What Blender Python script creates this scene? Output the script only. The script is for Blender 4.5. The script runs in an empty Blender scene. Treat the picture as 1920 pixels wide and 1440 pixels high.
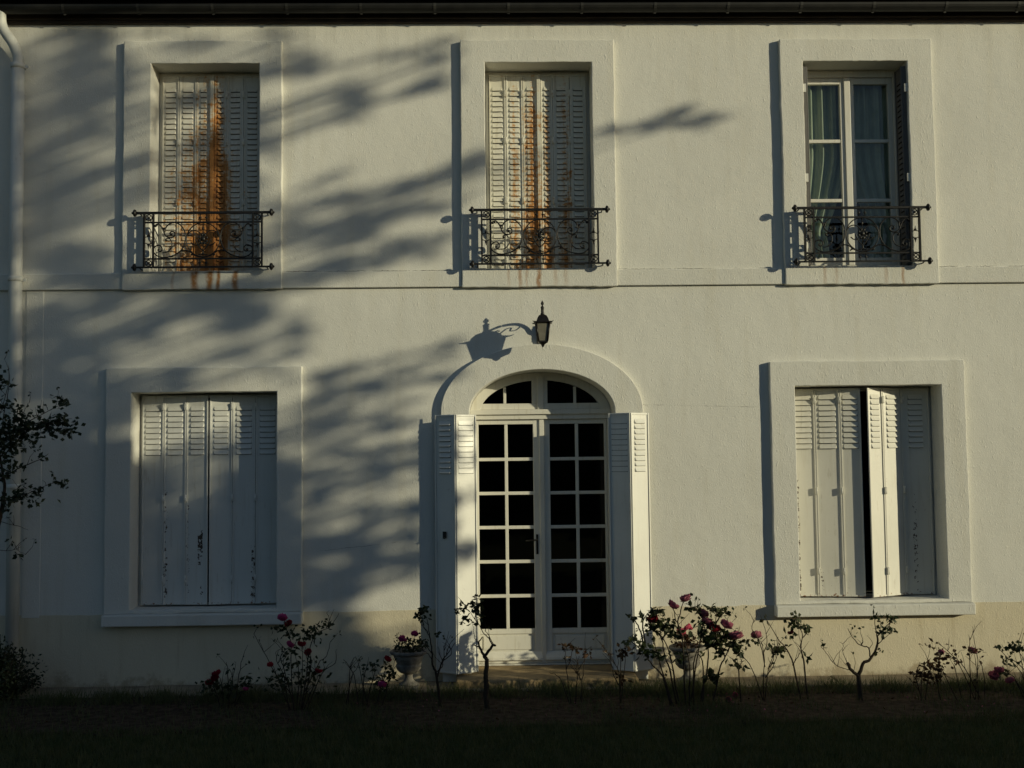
import bpy, math, random
from mathutils import Vector, Matrix, Euler
R = math.radians
rnd = random.Random(11)
scene = bpy.context.scene
col = scene.collection

# ------------------------------------------------------------------ camera
PITCH, YAW, ROLL = R(3.4946), R(1.2424), R(-0.6467)
fw = Vector((math.sin(YAW)*math.cos(PITCH), math.cos(YAW)*math.cos(PITCH), math.sin(PITCH)))
rt = Vector((math.cos(YAW), -math.sin(YAW), 0)); up = rt.cross(fw)
rr = rt*math.cos(ROLL)+up*math.sin(ROLL); ur = up*math.cos(ROLL)-rt*math.sin(ROLL)
cd = bpy.data.cameras.new('camera'); cd.sensor_width = 36; cd.lens = 39.375; cd.clip_end = 2000; cd.clip_start = .05
cam = bpy.data.objects.new('camera', cd); col.objects.link(cam)
m = Matrix((rr, ur, -fw)).transposed().to_4x4(); m.translation = Vector((0, -10, 2.0)); cam.matrix_world = m
scene.camera = cam

# ------------------------------------------------------------------ light
SUN = Vector((1.8, -1.0, .43))                      # from the wall towards the sun
elev = math.asin(SUN.z/SUN.length); azim = math.atan2(SUN.x, SUN.y)
w = bpy.data.worlds.new('World'); scene.world = w; w.use_nodes = True
wn = w.node_tree.nodes; bg = wn['Background']
sky = wn.new('ShaderNodeTexSky'); sky.sky_type = 'NISHITA'; sky.sun_disc = False
sky.sun_elevation = elev; sky.sun_rotation = azim
sky.air_density = 1.0; sky.dust_density = .7; sky.ozone_density = 2.2
w.node_tree.links.new(sky.outputs[0], bg.inputs[0]); bg.inputs[1].default_value = .067
sl = bpy.data.lights.new('sun', 'SUN'); sl.energy = 3.3; sl.angle = R(.53); sl.color = (1, .92, .635)
so = bpy.data.objects.new('sun', sl); col.objects.link(so)
so.rotation_euler = SUN.to_track_quat('Z', 'Y').to_euler(); so.location = SUN*20
scene.view_settings.view_transform = 'Standard'; scene.view_settings.look = 'None'
scene.view_settings.exposure = 0.0; scene.view_settings.gamma = 1

# ------------------------------------------------------------------ node helpers
class NT:
    def __init__(s, name):
        s.mat = bpy.data.materials.new(name); s.mat.use_nodes = True
        s.t = s.mat.node_tree; s.n = s.t.nodes; s.b = s.n['Principled BSDF']; s.out = s.n['Material Output']
        s.pos = s.n.new('ShaderNodeNewGeometry').outputs['Position']
        sx = s.n.new('ShaderNodeSeparateXYZ'); s.link(s.pos, sx.inputs[0]); s.x, s.y, s.z = sx.outputs
    def link(s, a, b): s.t.links.new(a, b)
    def put(s, sock, v):
        if isinstance(v, (int, float)): sock.default_value = v
        elif isinstance(v, tuple): sock.default_value = (v+(1,))[:4] if len(sock.default_value) == 4 else v
        else: s.link(v, sock)
    def math(s, op, a, b=0., c=None, clamp=False):
        n = s.n.new('ShaderNodeMath'); n.operation = op; n.use_clamp = clamp
        s.put(n.inputs[0], a); s.put(n.inputs[1], b)
        if c is not None: s.put(n.inputs[2], c)
        return n.outputs[0]
    def noise(s, scale=5., detail=3., rough=.55, vec=None, stretch=None, dist=0.):
        n = s.n.new('ShaderNodeTexNoise'); n.inputs['Scale'].default_value = scale; n.inputs['Detail'].default_value = detail
        n.inputs['Roughness'].default_value = rough; n.inputs['Distortion'].default_value = dist
        v = vec or s.pos
        if stretch:
            mp = s.n.new('ShaderNodeMapping'); mp.inputs['Scale'].default_value = stretch; s.link(v, mp.inputs[0]); v = mp.outputs[0]
        s.link(v, n.inputs['Vector']); return n.outputs['Fac']
    def voro(s, scale):
        n = s.n.new('ShaderNodeTexVoronoi'); n.inputs['Scale'].default_value = scale; s.link(s.pos, n.inputs['Vector']); return n.outputs['Distance']
    def step(s, v, a, b):
        n = s.n.new('ShaderNodeMapRange'); n.interpolation_type = 'SMOOTHSTEP'; n.clamp = True
        s.put(n.inputs[0], v); s.put(n.inputs[1], a); s.put(n.inputs[2], b); return n.outputs[0]
    def mix(s, f, a, b):
        n = s.n.new('ShaderNodeMix'); n.data_type = 'RGBA'; s.put(n.inputs[0], f); s.put(n.inputs[6], a); s.put(n.inputs[7], b); return n.outputs[2]
    def bump(s, h, strength, dist):
        n = s.n.new('ShaderNodeBump'); n.inputs['Strength'].default_value = strength; n.inputs['Distance'].default_value = dist
        s.link(h, n.inputs['Height']); s.link(n.outputs[0], s.b.inputs['Normal'])
    def col(s, c): s.put(s.b.inputs['Base Color'], c)
    def rough(s, v): s.put(s.b.inputs['Roughness'], v)
    def spec(s, v): s.b.inputs['Specular IOR Level'].default_value = v

def mat_stucco(name, base, runs=None, crack=None, splash=False):
    k = NT(name)
    big = k.noise(.9, 4); streak = k.noise(1., 3, stretch=(7, 7, .7)); speck = k.noise(26, 5, .7)
    c = k.mix(k.step(big, .3, .7), tuple(v*.93 for v in base), base)
    c = k.mix(k.math('MULTIPLY', k.step(streak, .5, .75), .35), c, (base[0]*.84, base[1]*.81, base[2]*.74))
    c = k.mix(k.math('MULTIPLY', k.step(speck, .58, .75), .28), c, (base[0]*.72, base[1]*.70, base[2]*.66))
    if runs:
        tot = None
        for (x, wd, z0, z1, st) in runs:
            wob = k.math('MULTIPLY', k.math('SUBTRACT', k.noise(9, 3), .5), .05)
            d = k.math('ABSOLUTE', k.math('ADD', k.math('SUBTRACT', k.x, x), wob))
            f = k.math('MULTIPLY', k.math('SUBTRACT', 1., k.step(d, wd*.15, wd)), k.math('SUBTRACT', 1., k.step(k.z, z1-.03, z1)))
            f = k.math('MULTIPLY', f, k.math('MULTIPLY', k.step(k.z, z0-.10, z0+.06), st))
            tot = f if tot is None else k.math('MAXIMUM', tot, f)
        tot = k.math('MULTIPLY', tot, k.step(k.noise(30, 4), .1, .5))
        c = k.mix(tot, c, (.30, .13, .03))
    if crack:
        wob = k.math('MULTIPLY', k.math('SUBTRACT', k.noise(13, 5, .7), .5), .030)
        tot = None
        for (zc, x0, x1, wd, slope) in crack:
            d = k.math('ABSOLUTE', k.math('ADD', k.math('SUBTRACT', k.z, k.math('ADD', zc, k.math('MULTIPLY', k.x, slope))), wob))
            f = k.math('MULTIPLY', k.math('SUBTRACT', 1., k.step(d, wd*.4, wd)), k.math('MULTIPLY', k.step(k.x, x0-.05, x0+.05), k.math('SUBTRACT', 1., k.step(k.x, x1-.05, x1+.05))))
            tot = f if tot is None else k.math('MAXIMUM', tot, f)
        tot = k.math('MULTIPLY', tot, k.step(k.noise(4, 4, .7), .40, .58))
        c = k.mix(k.math('MULTIPLY', tot, .8), c, (.10, .09, .075))
        gr_ = k.math('MULTIPLY', k.step(k.z, 5.2, 6.0), k.step(k.noise(1., 4, .6, stretch=(9, 9, .5)), .45, .8))
        c = k.mix(k.math('MULTIPLY', gr_, .35), c, (.34, .32, .27))
        pt = k.step(k.noise(.55, 3, .4), .58, .61)
        c = k.mix(k.math('MULTIPLY', pt, .10), c, (.50, .50, .47))
    if splash:
        s1 = k.math('ADD', k.noise(6, 5, .7), k.math('MULTIPLY', k.math('SUBTRACT', .10, k.z), 1.6))
        c = k.mix(k.math('MULTIPLY', k.step(s1, .5, .72), .55), c, (.26, .19, .11))
        s2 = k.noise(1., 4, .6, stretch=(14, 14, 1.2)); c = k.mix(k.math('MULTIPLY', k.step(s2, .56, .75), .3), c, (.38, .30, .19))
    k.col(c); k.rough(.92); k.spec(.15)
    h = k.math('ADD', k.noise(75, 4, .65, stretch=(1.5, 1, .8)), k.math('MULTIPLY', k.noise(170, 3, .7), .5))
    h = k.math('ADD', h, k.math('MULTIPLY', k.noise(5, 2), 1.6))
    h = k.math('ADD', h, k.math('MULTIPLY', k.step(k.noise(34, 3, .6, stretch=(1.7, 1, .7)), .58, .72), .55))
    k.bump(h, .7, .0045)
    return k.mat

PAINT = (.70, .69, .63)
def mat_paint(name, base=PAINT, rough=.34, chips=None, rust=None, dirt=.25):
    """painted metal or wood; chips: (x, half width, z0, z1, amount); rust: (x, spread, ztop, zbot, strength)"""
    k = NT(name)
    v = k.noise(2.2, 3); st = k.noise(1., 4, stretch=(30, 30, 2.2)); fine = k.noise(60, 3)
    c = k.mix(k.step(v, .3, .7), tuple(x*.93 for x in base), base)
    c = k.mix(k.math('MULTIPLY', k.step(st, .52, .74), dirt), c, (base[0]*.62, base[1]*.55, base[2]*.42))
    c = k.mix(k.math('MULTIPLY', k.step(k.noise(24, 5, .8), .64, .72), .55), c, (.30, .23, .15))
    c = k.mix(k.math('MULTIPLY', k.step(k.noise(1., 5, .7, stretch=(16, 16, 3)), .60, .70), .35), c, (base[0]*.55, base[1]*.5, base[2]*.42))
    ro = rough
    if rust:
        stk = k.noise(1., 5, .65, stretch=(34, 34, 2.3)); blot = k.noise(7, 5, .65, stretch=(1.3, 1, .8)); sp = k.noise(45, 4, .7)
        tot = None
        for (x, sprd, zt, zb, s_) in rust:
            d = k.math('DIVIDE', k.math('ABSOLUTE', k.math('SUBTRACT', k.x, x)), sprd)
            zf = k.math('DIVIDE', k.math('SUBTRACT', zt, k.z), zt-zb, clamp=True)
            a = k.math('ADD', k.math('SUBTRACT', k.math('MULTIPLY', k.math('POWER', zf, .6), s_), d),
                       k.math('MULTIPLY', k.math('SUBTRACT', stk, .5), 2.1))
            a = k.math('ADD', a, k.math('MULTIPLY', k.math('SUBTRACT', blot, .5), 2.0))
            tot = a if tot is None else k.math('MAXIMUM', tot, a)
        tot = k.math('ADD', tot, k.math('MULTIPLY', k.math('SUBTRACT', sp, .5), 1.6))
        tot = k.math('ADD', tot, k.math('MULTIPLY', k.math('SUBTRACT', k.noise(1., 3, .6, stretch=(11, 11, 38)), .5), 1.7))
        c = k.mix(k.math('MULTIPLY', k.step(tot, -.1, .55), .75), c, (.55, .36, .17))
        c = k.mix(k.math('MULTIPLY', k.step(tot, .25, .85), .93), c, (.42, .175, .042))
        c = k.mix(k.math('MULTIPLY', k.step(tot, 1.15, 1.8), .85), c, (.12, .045, .018))
        # thin rust along the lower lip of random louvres
        c = k.mix(k.math('MULTIPLY', k.step(k.noise(11, 5, .8, stretch=(1, 1, 1.6)), .60, .72), .7), c, (.28, .11, .035))
        ro = k.math('ADD', rough, k.math('MULTIPLY', k.step(tot, 0., .8), .5), clamp=True)
    if chips:
        n = k.noise(34, 4, .6); n2 = k.noise(90, 2)
        nn = k.math('ADD', n, k.math('MULTIPLY', k.math('SUBTRACT', n2, .5), .25))
        tot = None
        for (x, hw, z0, z1, am) in chips:
            d = k.math('SUBTRACT', 1., k.step(k.math('ABSOLUTE', k.math('SUBTRACT', k.x, x)), hw*.5, hw))
            zz = k.math('MULTIPLY', k.step(k.z, z0-.03, z0+.03), k.math('SUBTRACT', 1., k.step(k.z, z1-.03, z1+.03)))
            f = k.math('MULTIPLY', k.math('MULTIPLY', d, zz), am)
            tot = f if tot is None else k.math('MAXIMUM', tot, f)
        f = k.step(k.math('ADD', nn, k.math('MULTIPLY', tot, .3)), .80, .84)
        c = k.mix(f, c, (.07, .045, .03))
        f2 = k.step(k.math('ADD', k.noise(50, 4), k.math('MULTIPLY', k.math('SUBTRACT', 1., k.step(k.z, .66, .74)), .22)), .74, .8)
        c = k.mix(f2, c, (.22, .085, .03))
    k.col(c); k.rough(ro); k.spec(.4)
    k.bump(k.math('ADD', fine, k.math('MULTIPLY', st, .6)), .18, .003)
    return k.mat

def mat_plain(name, c, rough=.6, var=.2, scale=9., metal=0., bump=0., spec=.4, bscale=60):
    k = NT(name); n = k.noise(scale, 4)
    k.col(k.mix(k.step(n, .3, .7), tuple(v*(1-var) for v in c), tuple(min(1, v*(1+var)) for v in c)))
    k.rough(rough); k.b.inputs['Metallic'].default_value = metal; k.spec(spec)
    if bump: k.bump(k.noise(bscale, 4), .6, bump)
    return k.mat

def mat_leaf(name, c, c2, rough=.5, trans=.25):
    k = NT(name)
    cc = k.mix(k.step(k.noise(7, 3), .35, .65), c, c2); k.col(cc); k.rough(rough); k.spec(.35)
    tr = k.n.new('ShaderNodeBsdfTranslucent'); k.put(tr.inputs[0], cc)
    mx = k.n.new('ShaderNodeMixShader'); mx.inputs[0].default_value = trans
    k.link(k.b.outputs[0], mx.inputs[1]); k.link(tr.outputs[0], mx.inputs[2]); k.link(mx.outputs[0], k.out.inputs[0])
    return k.mat

def mat_glass(name, tint=(.9, .93, .92), ior=1.45, wave=.0006):
    k = NT(name)
    k.n.remove(k.b)
    tb = k.n.new('ShaderNodeBsdfTransparent'); tb.inputs[0].default_value = tint+(1,)
    gl = k.n.new('ShaderNodeBsdfGlossy'); gl.inputs['Roughness'].default_value = .02; gl.inputs[0].default_value = (1, 1, 1, 1)
    lw = k.n.new('ShaderNodeLayerWeight'); lw.inputs['Blend'].default_value = .5
    fr = k.math('ADD', .045, k.math('MULTIPLY', k.math('POWER', lw.outputs['Facing'], 5.), .95))
    bp = k.n.new('ShaderNodeBump'); bp.inputs['Strength'].default_value = .3; bp.inputs['Distance'].default_value = wave
    k.link(k.noise(6, 1), bp.inputs['Height']); k.link(bp.outputs[0], gl.inputs['Normal'])
    mx = k.n.new('ShaderNodeMixShader'); k.link(fr, mx.inputs[0])
    k.link(tb.outputs[0], mx.inputs[1]); k.link(gl.outputs[0], mx.inputs[2]); k.link(mx.outputs[0], k.out.inputs[0])
    return k.mat

STUCCO = (.70, .69, .63)
M = {}
M['stucco'] = mat_stucco('stucco', STUCCO, crack=[(3.640, -1.8, -.25, .005, 0), (3.640, 1.2, 2.6, .004, 0), (3.640, 4.1, 8, .004, 0), (2.455, 1.36, 2.4, .002, -.03), (1.3, -1.5, -.8, .002, .1)])
M['surround'] = mat_stucco('surround_render', (.685, .675, .615))
M['surround_rust'] = mat_stucco('surround_render_rust', (.685, .675, .615), runs=[(-2.60, .05, 3.48, 3.66, .95), (-2.47, .045, 3.47, 3.66, .95), (-2.39, .03, 3.47, 3.66, .95), (-2.24, .04, 3.47, 3.66, .9), (-2.79, .02, 3.5, 3.66, .4)])
M['surround_rust2'] = mat_stucco('surround_render_stain', (.685, .675, .615), runs=[(.30, .025, 3.49, 3.66, .6), (.47, .03, 3.47, 3.66, .8), (.36, .02, 3.5, 3.66, .4), (.20, .022, 3.52, 3.66, .35), (.62, .03, 3.52, 3.66, .3), (.71, .03, 3.52, 3.66, .3)])
M['surround_rust3'] = mat_stucco('surround_render_drip', (.685, .675, .615), runs=[(3.76, .022, 3.49, 3.66, .6), (3.60, .025, 3.5, 3.66, .3), (3.05, .025, 3.5, 3.66, .35), (3.15, .02, 3.5, 3.66, .3)])
M['plinth'] = mat_stucco('plinth_render', (.65, .585, .435), splash=True)
M['paint'] = mat_paint('white_paint')
M['shutter_w1'] = mat_paint('shutter_paint_rusted', (.62, .60, .53), .42, rust=[(-2.57, .33, 5.2, 4.0, 1.05), (-2.47, .09, 5.55, 4.5, 1.45), (-2.64, .10, 4.9, 4.1, 1.0), (-2.43, .08, 4.95, 4.5, 1.5)], dirt=.5)
M['shutter_w2'] = mat_paint('shutter_paint_rusty', (.68, .66, .57), .42, rust=[(.43, .11, 5.7, 4.2, 1.0), (.27, .065, 5.5, 4.2, .62), (.57, .06, 5.4, 4.2, .85), (.74, .12, 5.4, 4.0, .55)], dirt=.5)
M['shutter_w4'] = mat_paint('shutter_paint_flaked', (.66, .66, .62), .4, chips=[(-2.585, .035, 1.0, 1.34, 1.1), (-2.57, .02, .68, .84, .95), (-2.12, .03, .70, 1.2, .85), (-2.70, .025, .7, 1.6, .7), (-2.90, .025, .7, 1.8, .75)])
M['shutter_w5'] = mat_paint('shutter_paint_chipped', (.72, .70, .62), .36, chips=[(2.785, .045, .66, 1.75, .92), (3.0, .02, .7, 1.0, .8), (3.88, .03, .7, 1.6, .75), (3.39, .03, .66, 2.5, .6)])
M['shutter_w3'] = mat_paint('shutter_paint_shaded', (.13, .125, .12), .55, dirt=.6)  # shade of the reveals put into a darker paint, dirt streaks on top
M['shutter_door'] = mat_paint('shutter_paint_gloss', (.72, .71, .65), .33, dirt=.15)
M['wood'] = mat_paint('door_paint', (.72, .70, .62), .38, dirt=.3)
M['darkwood'] = mat_plain('eaves_wood', (.035, .025, .018), .7, .3, 6, bump=.002)
M['zinc'] = mat_plain('gutter_zinc', (.011, .011, .010), .6, .3, 8)
M['strap'] = mat_plain('gutter_strap', (.035, .034, .03), .6, .3, 8)
M['slot_shade'] = mat_plain('louvre_slot_shade', (.012, .010, .008), .9, .2, 8)  # near-black face on the solid panel, painted as the shade inside each louvre
M['iron'] = mat_plain('wrought_iron', (.012, .011, .010), .42, .4, 40, metal=.2, bump=.001, bscale=160)
M['lampiron'] = mat_plain('lantern_iron', (.014, .012, .010), .4, .3, 40, metal=.2)
M['glass'] = mat_glass('window_glass')
M['doorglass'] = mat_glass('door_glass', (.62, .64, .62))
M['lampglass'] = mat_plain('frosted_glass', (.17, .16, .125), .45, .15, 30)
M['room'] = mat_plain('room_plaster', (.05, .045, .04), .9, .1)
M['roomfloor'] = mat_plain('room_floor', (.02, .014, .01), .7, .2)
M['pipe'] = mat_paint('pipe_paint', (.62, .62, .57), .45, dirt=.3)
M['stone'] = mat_plain('threshold_stone', (.30, .22, .12), .9, .25, 7, bump=.004, spec=.2)
M['paving'] = mat_plain('paving_concrete', (.27, .22, .15), .95, .25, 4, bump=.004, spec=.2)
M['soil'] = mat_plain('soil', (.060, .043, .029), .98, .45, 14, bump=.03, spec=.1, bscale=30)
M['turf'] = mat_plain('turf', (.050, .056, .022), .98, .4, 5, bump=.02, spec=.1)
M['grass'] = mat_leaf('grass_blades', (.065, .085, .026), (.11, .11, .042), .6, .2)
M['urn'] = mat_plain('urn_stone', (.19, .175, .15), .9, .35, 16, bump=.004, spec=.2, bscale=90)
M['bark'] = mat_plain('bark', (.05, .036, .024), .95, .35, 25, bump=.004, spec=.2)
M['cane'] = mat_plain('rose_cane', (.035, .026, .017), .8, .35, 30, spec=.25)
M['roseleaf'] = mat_leaf('rose_leaf', (.018, .034, .010), (.035, .042, .014))
M['redleaf'] = mat_leaf('rose_leaf_bronze', (.05, .032, .012), (.075, .035, .014))
M['treeleaf'] = mat_leaf('tree_leaf', (.03, .05, .014), (.05, .065, .02))
M['darkleaf'] = mat_leaf('evergreen_leaf', (.014, .026, .010), (.025, .036, .012), trans=.1)
M['petal_mauve'] = mat_leaf('petal_mauve', (.36, .10, .16), (.48, .17, .22), .6, .3)
M['petal_red'] = mat_leaf('petal_red', (.34, .018, .03), (.24, .012, .03), .6, .3)
M['petal_pink'] = mat_leaf('petal_pink', (.62, .10, .18), (.65, .20, .22), .6, .35)
M['petal_magenta'] = mat_leaf('petal_magenta', (.55, .08, .24), (.45, .04, .17), .6, .3)
M['slate'] = mat_plain('roof_slate', (.05, .05, .055), .7, .3, 4)

def mat_curtain():
    k = NT('curtain_cloth'); c = k.mix(k.step(k.noise(5, 3), .3, .7), (.25, .30, .23), (.33, .37, .28))
    k.col(c); k.rough(.9); k.spec(.1)
    return k.mat
M['curtain'] = mat_curtain()

# ------------------------------------------------------------------ mesh helpers
class MB:
    def __init__(s): s.v = []; s.f = []; s.sm = []
    def quad(s, a, b, c, d): i = len(s.v); s.v += [a, b, c, d]; s.f.append((i, i+1, i+2, i+3)); s.sm.append(False)
    def poly(s, pts): i = len(s.v); s.v += list(pts); s.f.append(tuple(range(i, i+len(pts)))); s.sm.append(False)
    def box(s, x0, x1, y0, y1, z0, z1):
        i = len(s.v)
        s.v += [(x0,y0,z0),(x1,y0,z0),(x1,y1,z0),(x0,y1,z0),(x0,y0,z1),(x1,y0,z1),(x1,y1,z1),(x0,y1,z1)]
        for q in ((0,3,2,1),(4,5,6,7),(0,1,5,4),(1,2,6,5),(2,3,7,6),(3,0,4,7)): s.f.append(tuple(i+a for a in q)); s.sm.append(False)
        return s
    def tube(s, pts, r0, r1=None, n=6, closed=False, flat=1.):
        r1 = r0 if r1 is None else r1
        P = [Vector(p) for p in pts]; N = len(P); base = len(s.v)
        ref = Vector((0, 1, 0))
        for j, p in enumerate(P):
            if closed: d = P[(j+1) % N]-P[j-1]
            else: d = P[min(j+1, N-1)]-P[max(j-1, 0)]
            if d.length < 1e-9: d = Vector((0, 0, 1))
            d.normalize(); a = ref.cross(d)
            if a.length < .05: a = Vector((1, 0, 0)).cross(d)
            a.normalize(); b = d.cross(a); r = r0+(r1-r0)*j/max(1, N-1)
            for k in range(n):
                t = 2*math.pi*k/n; s.v.append(tuple(p+a*(r*math.cos(t))+b*(r*flat*math.sin(t))))
        for j in range(N if closed else N-1):
            for k in range(n):
                a0 = base+j*n+k; a1 = base+j*n+(k+1) % n; jj = (j+1) % N
                s.f.append((a0, a1, base+jj*n+(k+1) % n, base+jj*n+k)); s.sm.append(True)
        if not closed:
            s.f.append(tuple(base+k for k in range(n-1, -1, -1))); s.sm.append(False)
            s.f.append(tuple(base+(N-1)*n+k for k in range(n))); s.sm.append(False)
        return s
    def lathe(s, prof, cx=0, cy=0, n=20, flute=None, sm=True, rot=0.):
        base = len(s.v)
        for (r, z) in prof:
            for k in range(n):
                t = 2*math.pi*k/n+rot; q = r
                if flute and flute[0] <= z <= flute[1]: q = r*(1+flute[2]*(1 if k % 2 else -1))
                s.v.append((cx+q*math.cos(t), cy+q*math.sin(t), z))
        for j in range(len(prof)-1):
            for k in range(n):
                s.f.append((base+j*n+k, base+j*n+(k+1) % n, base+(j+1)*n+(k+1) % n, base+(j+1)*n+k)); s.sm.append(sm)
        s.f.append(tuple(base+k for k in range(n-1, -1, -1))); s.sm.append(False)
        s.f.append(tuple(base+(len(prof)-1)*n+k for k in range(n))); s.sm.append(False)
        return s
    def ball(s, c, r, n=8, sq=(1, 1, 1)):
        base = len(s.v); c = Vector(c); m_ = n//2
        for j in range(m_+1):
            ph = math.pi*j/m_
            for k in range(n):
                t = 2*math.pi*k/n
                s.v.append((c.x+r*sq[0]*math.sin(ph)*math.cos(t), c.y+r*sq[1]*math.sin(ph)*math.sin(t), c.z+r*sq[2]*math.cos(ph)))
        for j in range(m_):
            for k in range(n):
                s.f.append((base+j*n+k, base+(j+1)*n+k, base+(j+1)*n+(k+1) % n, base+j*n+(k+1) % n)); s.sm.append(True)
        return s
    def leaf(s, p, L, W, r):
        d = Vector((r.gauss(0, 1), r.gauss(0, 1), r.gauss(0, .8)))
        if d.length < .1: d = Vector((1, 0, 0))
        d.normalize(); a = d.cross(Vector((r.gauss(0, 1), r.gauss(0, 1), r.gauss(0, 1))))
        if a.length < .05: a = d.cross(Vector((.3, .9, .1)))
        a.normalize(); n = d.cross(a); p = Vector(p); i = len(s.v)
        s.v += [tuple(p), tuple(p+d*L*.5+a*W*.5+n*L*.08), tuple(p+d*L), tuple(p+d*L*.5-a*W*.5+n*L*.08)]
        s.f += [(i, i+1, i+2), (i, i+2, i+3)]; s.sm += [False, False]
    def mesh(s, name):
        me = bpy.data.meshes.new(name); me.from_pydata([tuple(v) for v in s.v], [], s.f)
        me.polygons.foreach_set('use_smooth', s.sm); me.update(); return me
    def build(s, name, mat, parent=None, bevel=0., loc=None, rz=0.):
        return obj(name, s.mesh(name), mat, parent, bevel, loc, rz)

def obj(name, me, mat, parent=None, bevel=0., loc=None, rz=0.):
    if mat and not me.materials: me.materials.append(M[mat] if isinstance(mat, str) else mat)
    o = bpy.data.objects.new(name, me); col.objects.link(o)
    if parent: o.parent = parent
    if loc: o.location = loc
    if rz: o.rotation_euler = (0, 0, rz)
    if bevel:
        b = o.modifiers.new('bevel', 'BEVEL'); b.width = bevel; b.segments = 2; b.limit_method = 'ANGLE'; b.angle_limit = R(40)
    return o
def tag(o, label=None, cat=None, group=None, kind=None):
    if label: o['label'] = label
    if cat: o['category'] = cat
    if group: o['group'] = group
    if kind: o['kind'] = kind
    return o
def empty(name, loc=(0, 0, 0), rz=0, parent=None):
    o = bpy.data.objects.new(name, None); o.empty_display_size = .1; col.objects.link(o); o.location = loc; o.rotation_euler = (0, 0, rz)
    if parent: o.parent = parent
    return o
def copy_tree(o, parent=None):
    c = o.copy(); col.objects.link(c); c.parent = parent
    for ch in o.children: copy_tree(ch, c)
    return c

# ================================================================== the setting
PAVE_Y = -.40
mb = MB(); mb.box(-400, 400, -400, 60, -.5, -.02); tag(mb.build('ground', 'turf'), kind='structure')
mb = MB()
nx = 60
for i in range(nx):
    x0 = -9+18*i/nx; x1 = x0+18/nx
    y0 = -1.65+.06*math.sin(x0*3.1)+.04*math.sin(x0*7.7); y1 = -1.65+.06*math.sin(x1*3.1)+.04*math.sin(x1*7.7)
    z = -.012
    mb.quad((x0, y0, z), (x1, y1, z), (x1, PAVE_Y-.02, z+.004), (x0, PAVE_Y-.02, z+.004))
tag(mb.build('flower_bed_soil', 'soil'), kind='structure')
mb = MB()
x = -9.
while x < 9:
    L = 1.0; mb.box(x+.004, x+L-.004, PAVE_Y+rnd.uniform(-.01, .01), .05, -.2, .0+rnd.uniform(-.004, .004)); x += L
tag(mb.build('paving_strip', 'paving', bevel=.01), kind='structure')

# ================================================================== the house
house = empty('house', (0, 0, 0))
tag(house, 'white rendered two-storey house with beige plinth and arched glazed doors', 'house')
CX = .482
WIN = [  # outer x0,x1, z0,z1 | opening x0,x1,z0,z1
 (-3.245, -1.828, 3.480, 5.738, -3.000, -2.030, 3.645, 5.530),
 (-.222, 1.175, 3.480, 5.738, .000, .970, 3.645, 5.530),
 (2.690, 4.087, 3.480, 5.738, 2.900, 3.858, 3.645, 5.530),
 (-3.375, -1.648, .630, 2.785, -3.150, -1.870, .660, 2.565),
 (2.525, 4.285, .630, 2.785, 2.747, 4.068, .660, 2.565)]
AA, AB, SPR = .648, .375, 2.362       # inner arch of the doorway
OA, OB = .902, .600                   # outer arch of its surround
def arch(a, b, n=40, zs=SPR): return [(CX+a*math.cos(math.pi*k/n), zs+b*math.sin(math.pi*k/n)) for k in range(n+1)]

# -- wall sheet with openings
def wall_sheet():
    mb = MB(); HX0, HX1, HZ = CX-1.02, CX+1.02, 3.10
    holes = [(o[4]-.04, o[5]+.04, o[6]-.04, o[7]+.04) for o in WIN]+[(HX0, HX1, .56, HZ)]
    xs = sorted({-8.0, 8.0}|{h for o in holes for h in o[:2]}); zs = sorted({.56, 6.4}|{h for o in holes for h in o[2:]})
    for i in range(len(xs)-1):
        for j in range(len(zs)-1):
            cx_, cz_ = (xs[i]+xs[i+1])/2, (zs[j]+zs[j+1])/2
            if any(h[0] < cx_ < h[1] and h[2] < cz_ < h[3] for h in holes): continue
            mb.quad((xs[i], 0, zs[j]), (xs[i+1], 0, zs[j]), (xs[i+1], 0, zs[j+1]), (xs[i], 0, zs[j+1]))
    a, b = AA+.06, AB+.06
    inn = [(CX+a, .56)]+arch(a, b)+[(CX-a, .56)]
    out = [(HX1, .56)]
    for (x, z) in arch(a, b):
        t = math.atan2((z-SPR)/b, (x-CX)/a); c_, s_ = math.cos(t), math.sin(t)
        k = min(1.02/max(abs(c_), 1e-6), (HZ-SPR)/max(s_, 1e-6)); out.append((CX+c_*k, SPR+s_*k))
    out.append((HX0, .56))
    for i in range(len(inn)-1):
        mb.quad((inn[i][0], 0, inn[i][1]), (out[i][0], 0, out[i][1]), (out[i+1][0], 0, out[i+1][1]), (inn[i+1][0], 0, inn[i+1][1]))
    # corners of the rectangle the fan misses
    for sx in (-1, 1):
        pts = [p for p in out if (p[0]-CX)*sx > 0 and p[1] > SPR]
        top = min((p for p in pts if abs(p[1]-HZ) < 1e-4), key=lambda p: -abs(p[0]-CX)); sd = max((p for p in pts if abs(abs(p[0]-CX)-1.02) < 1e-4), key=lambda p: p[1])
        c_ = (CX+1.02*sx, HZ)
        mb.poly([(sd[0], 0, sd[1]), (c_[0], 0, c_[1]), (top[0], 0, top[1])] if sx > 0 else [(top[0], 0, top[1]), (c_[0], 0, c_[1]), (sd[0], 0, sd[1])])
    return mb
wall_sheet().build('wall', 'stucco', house)
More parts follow.
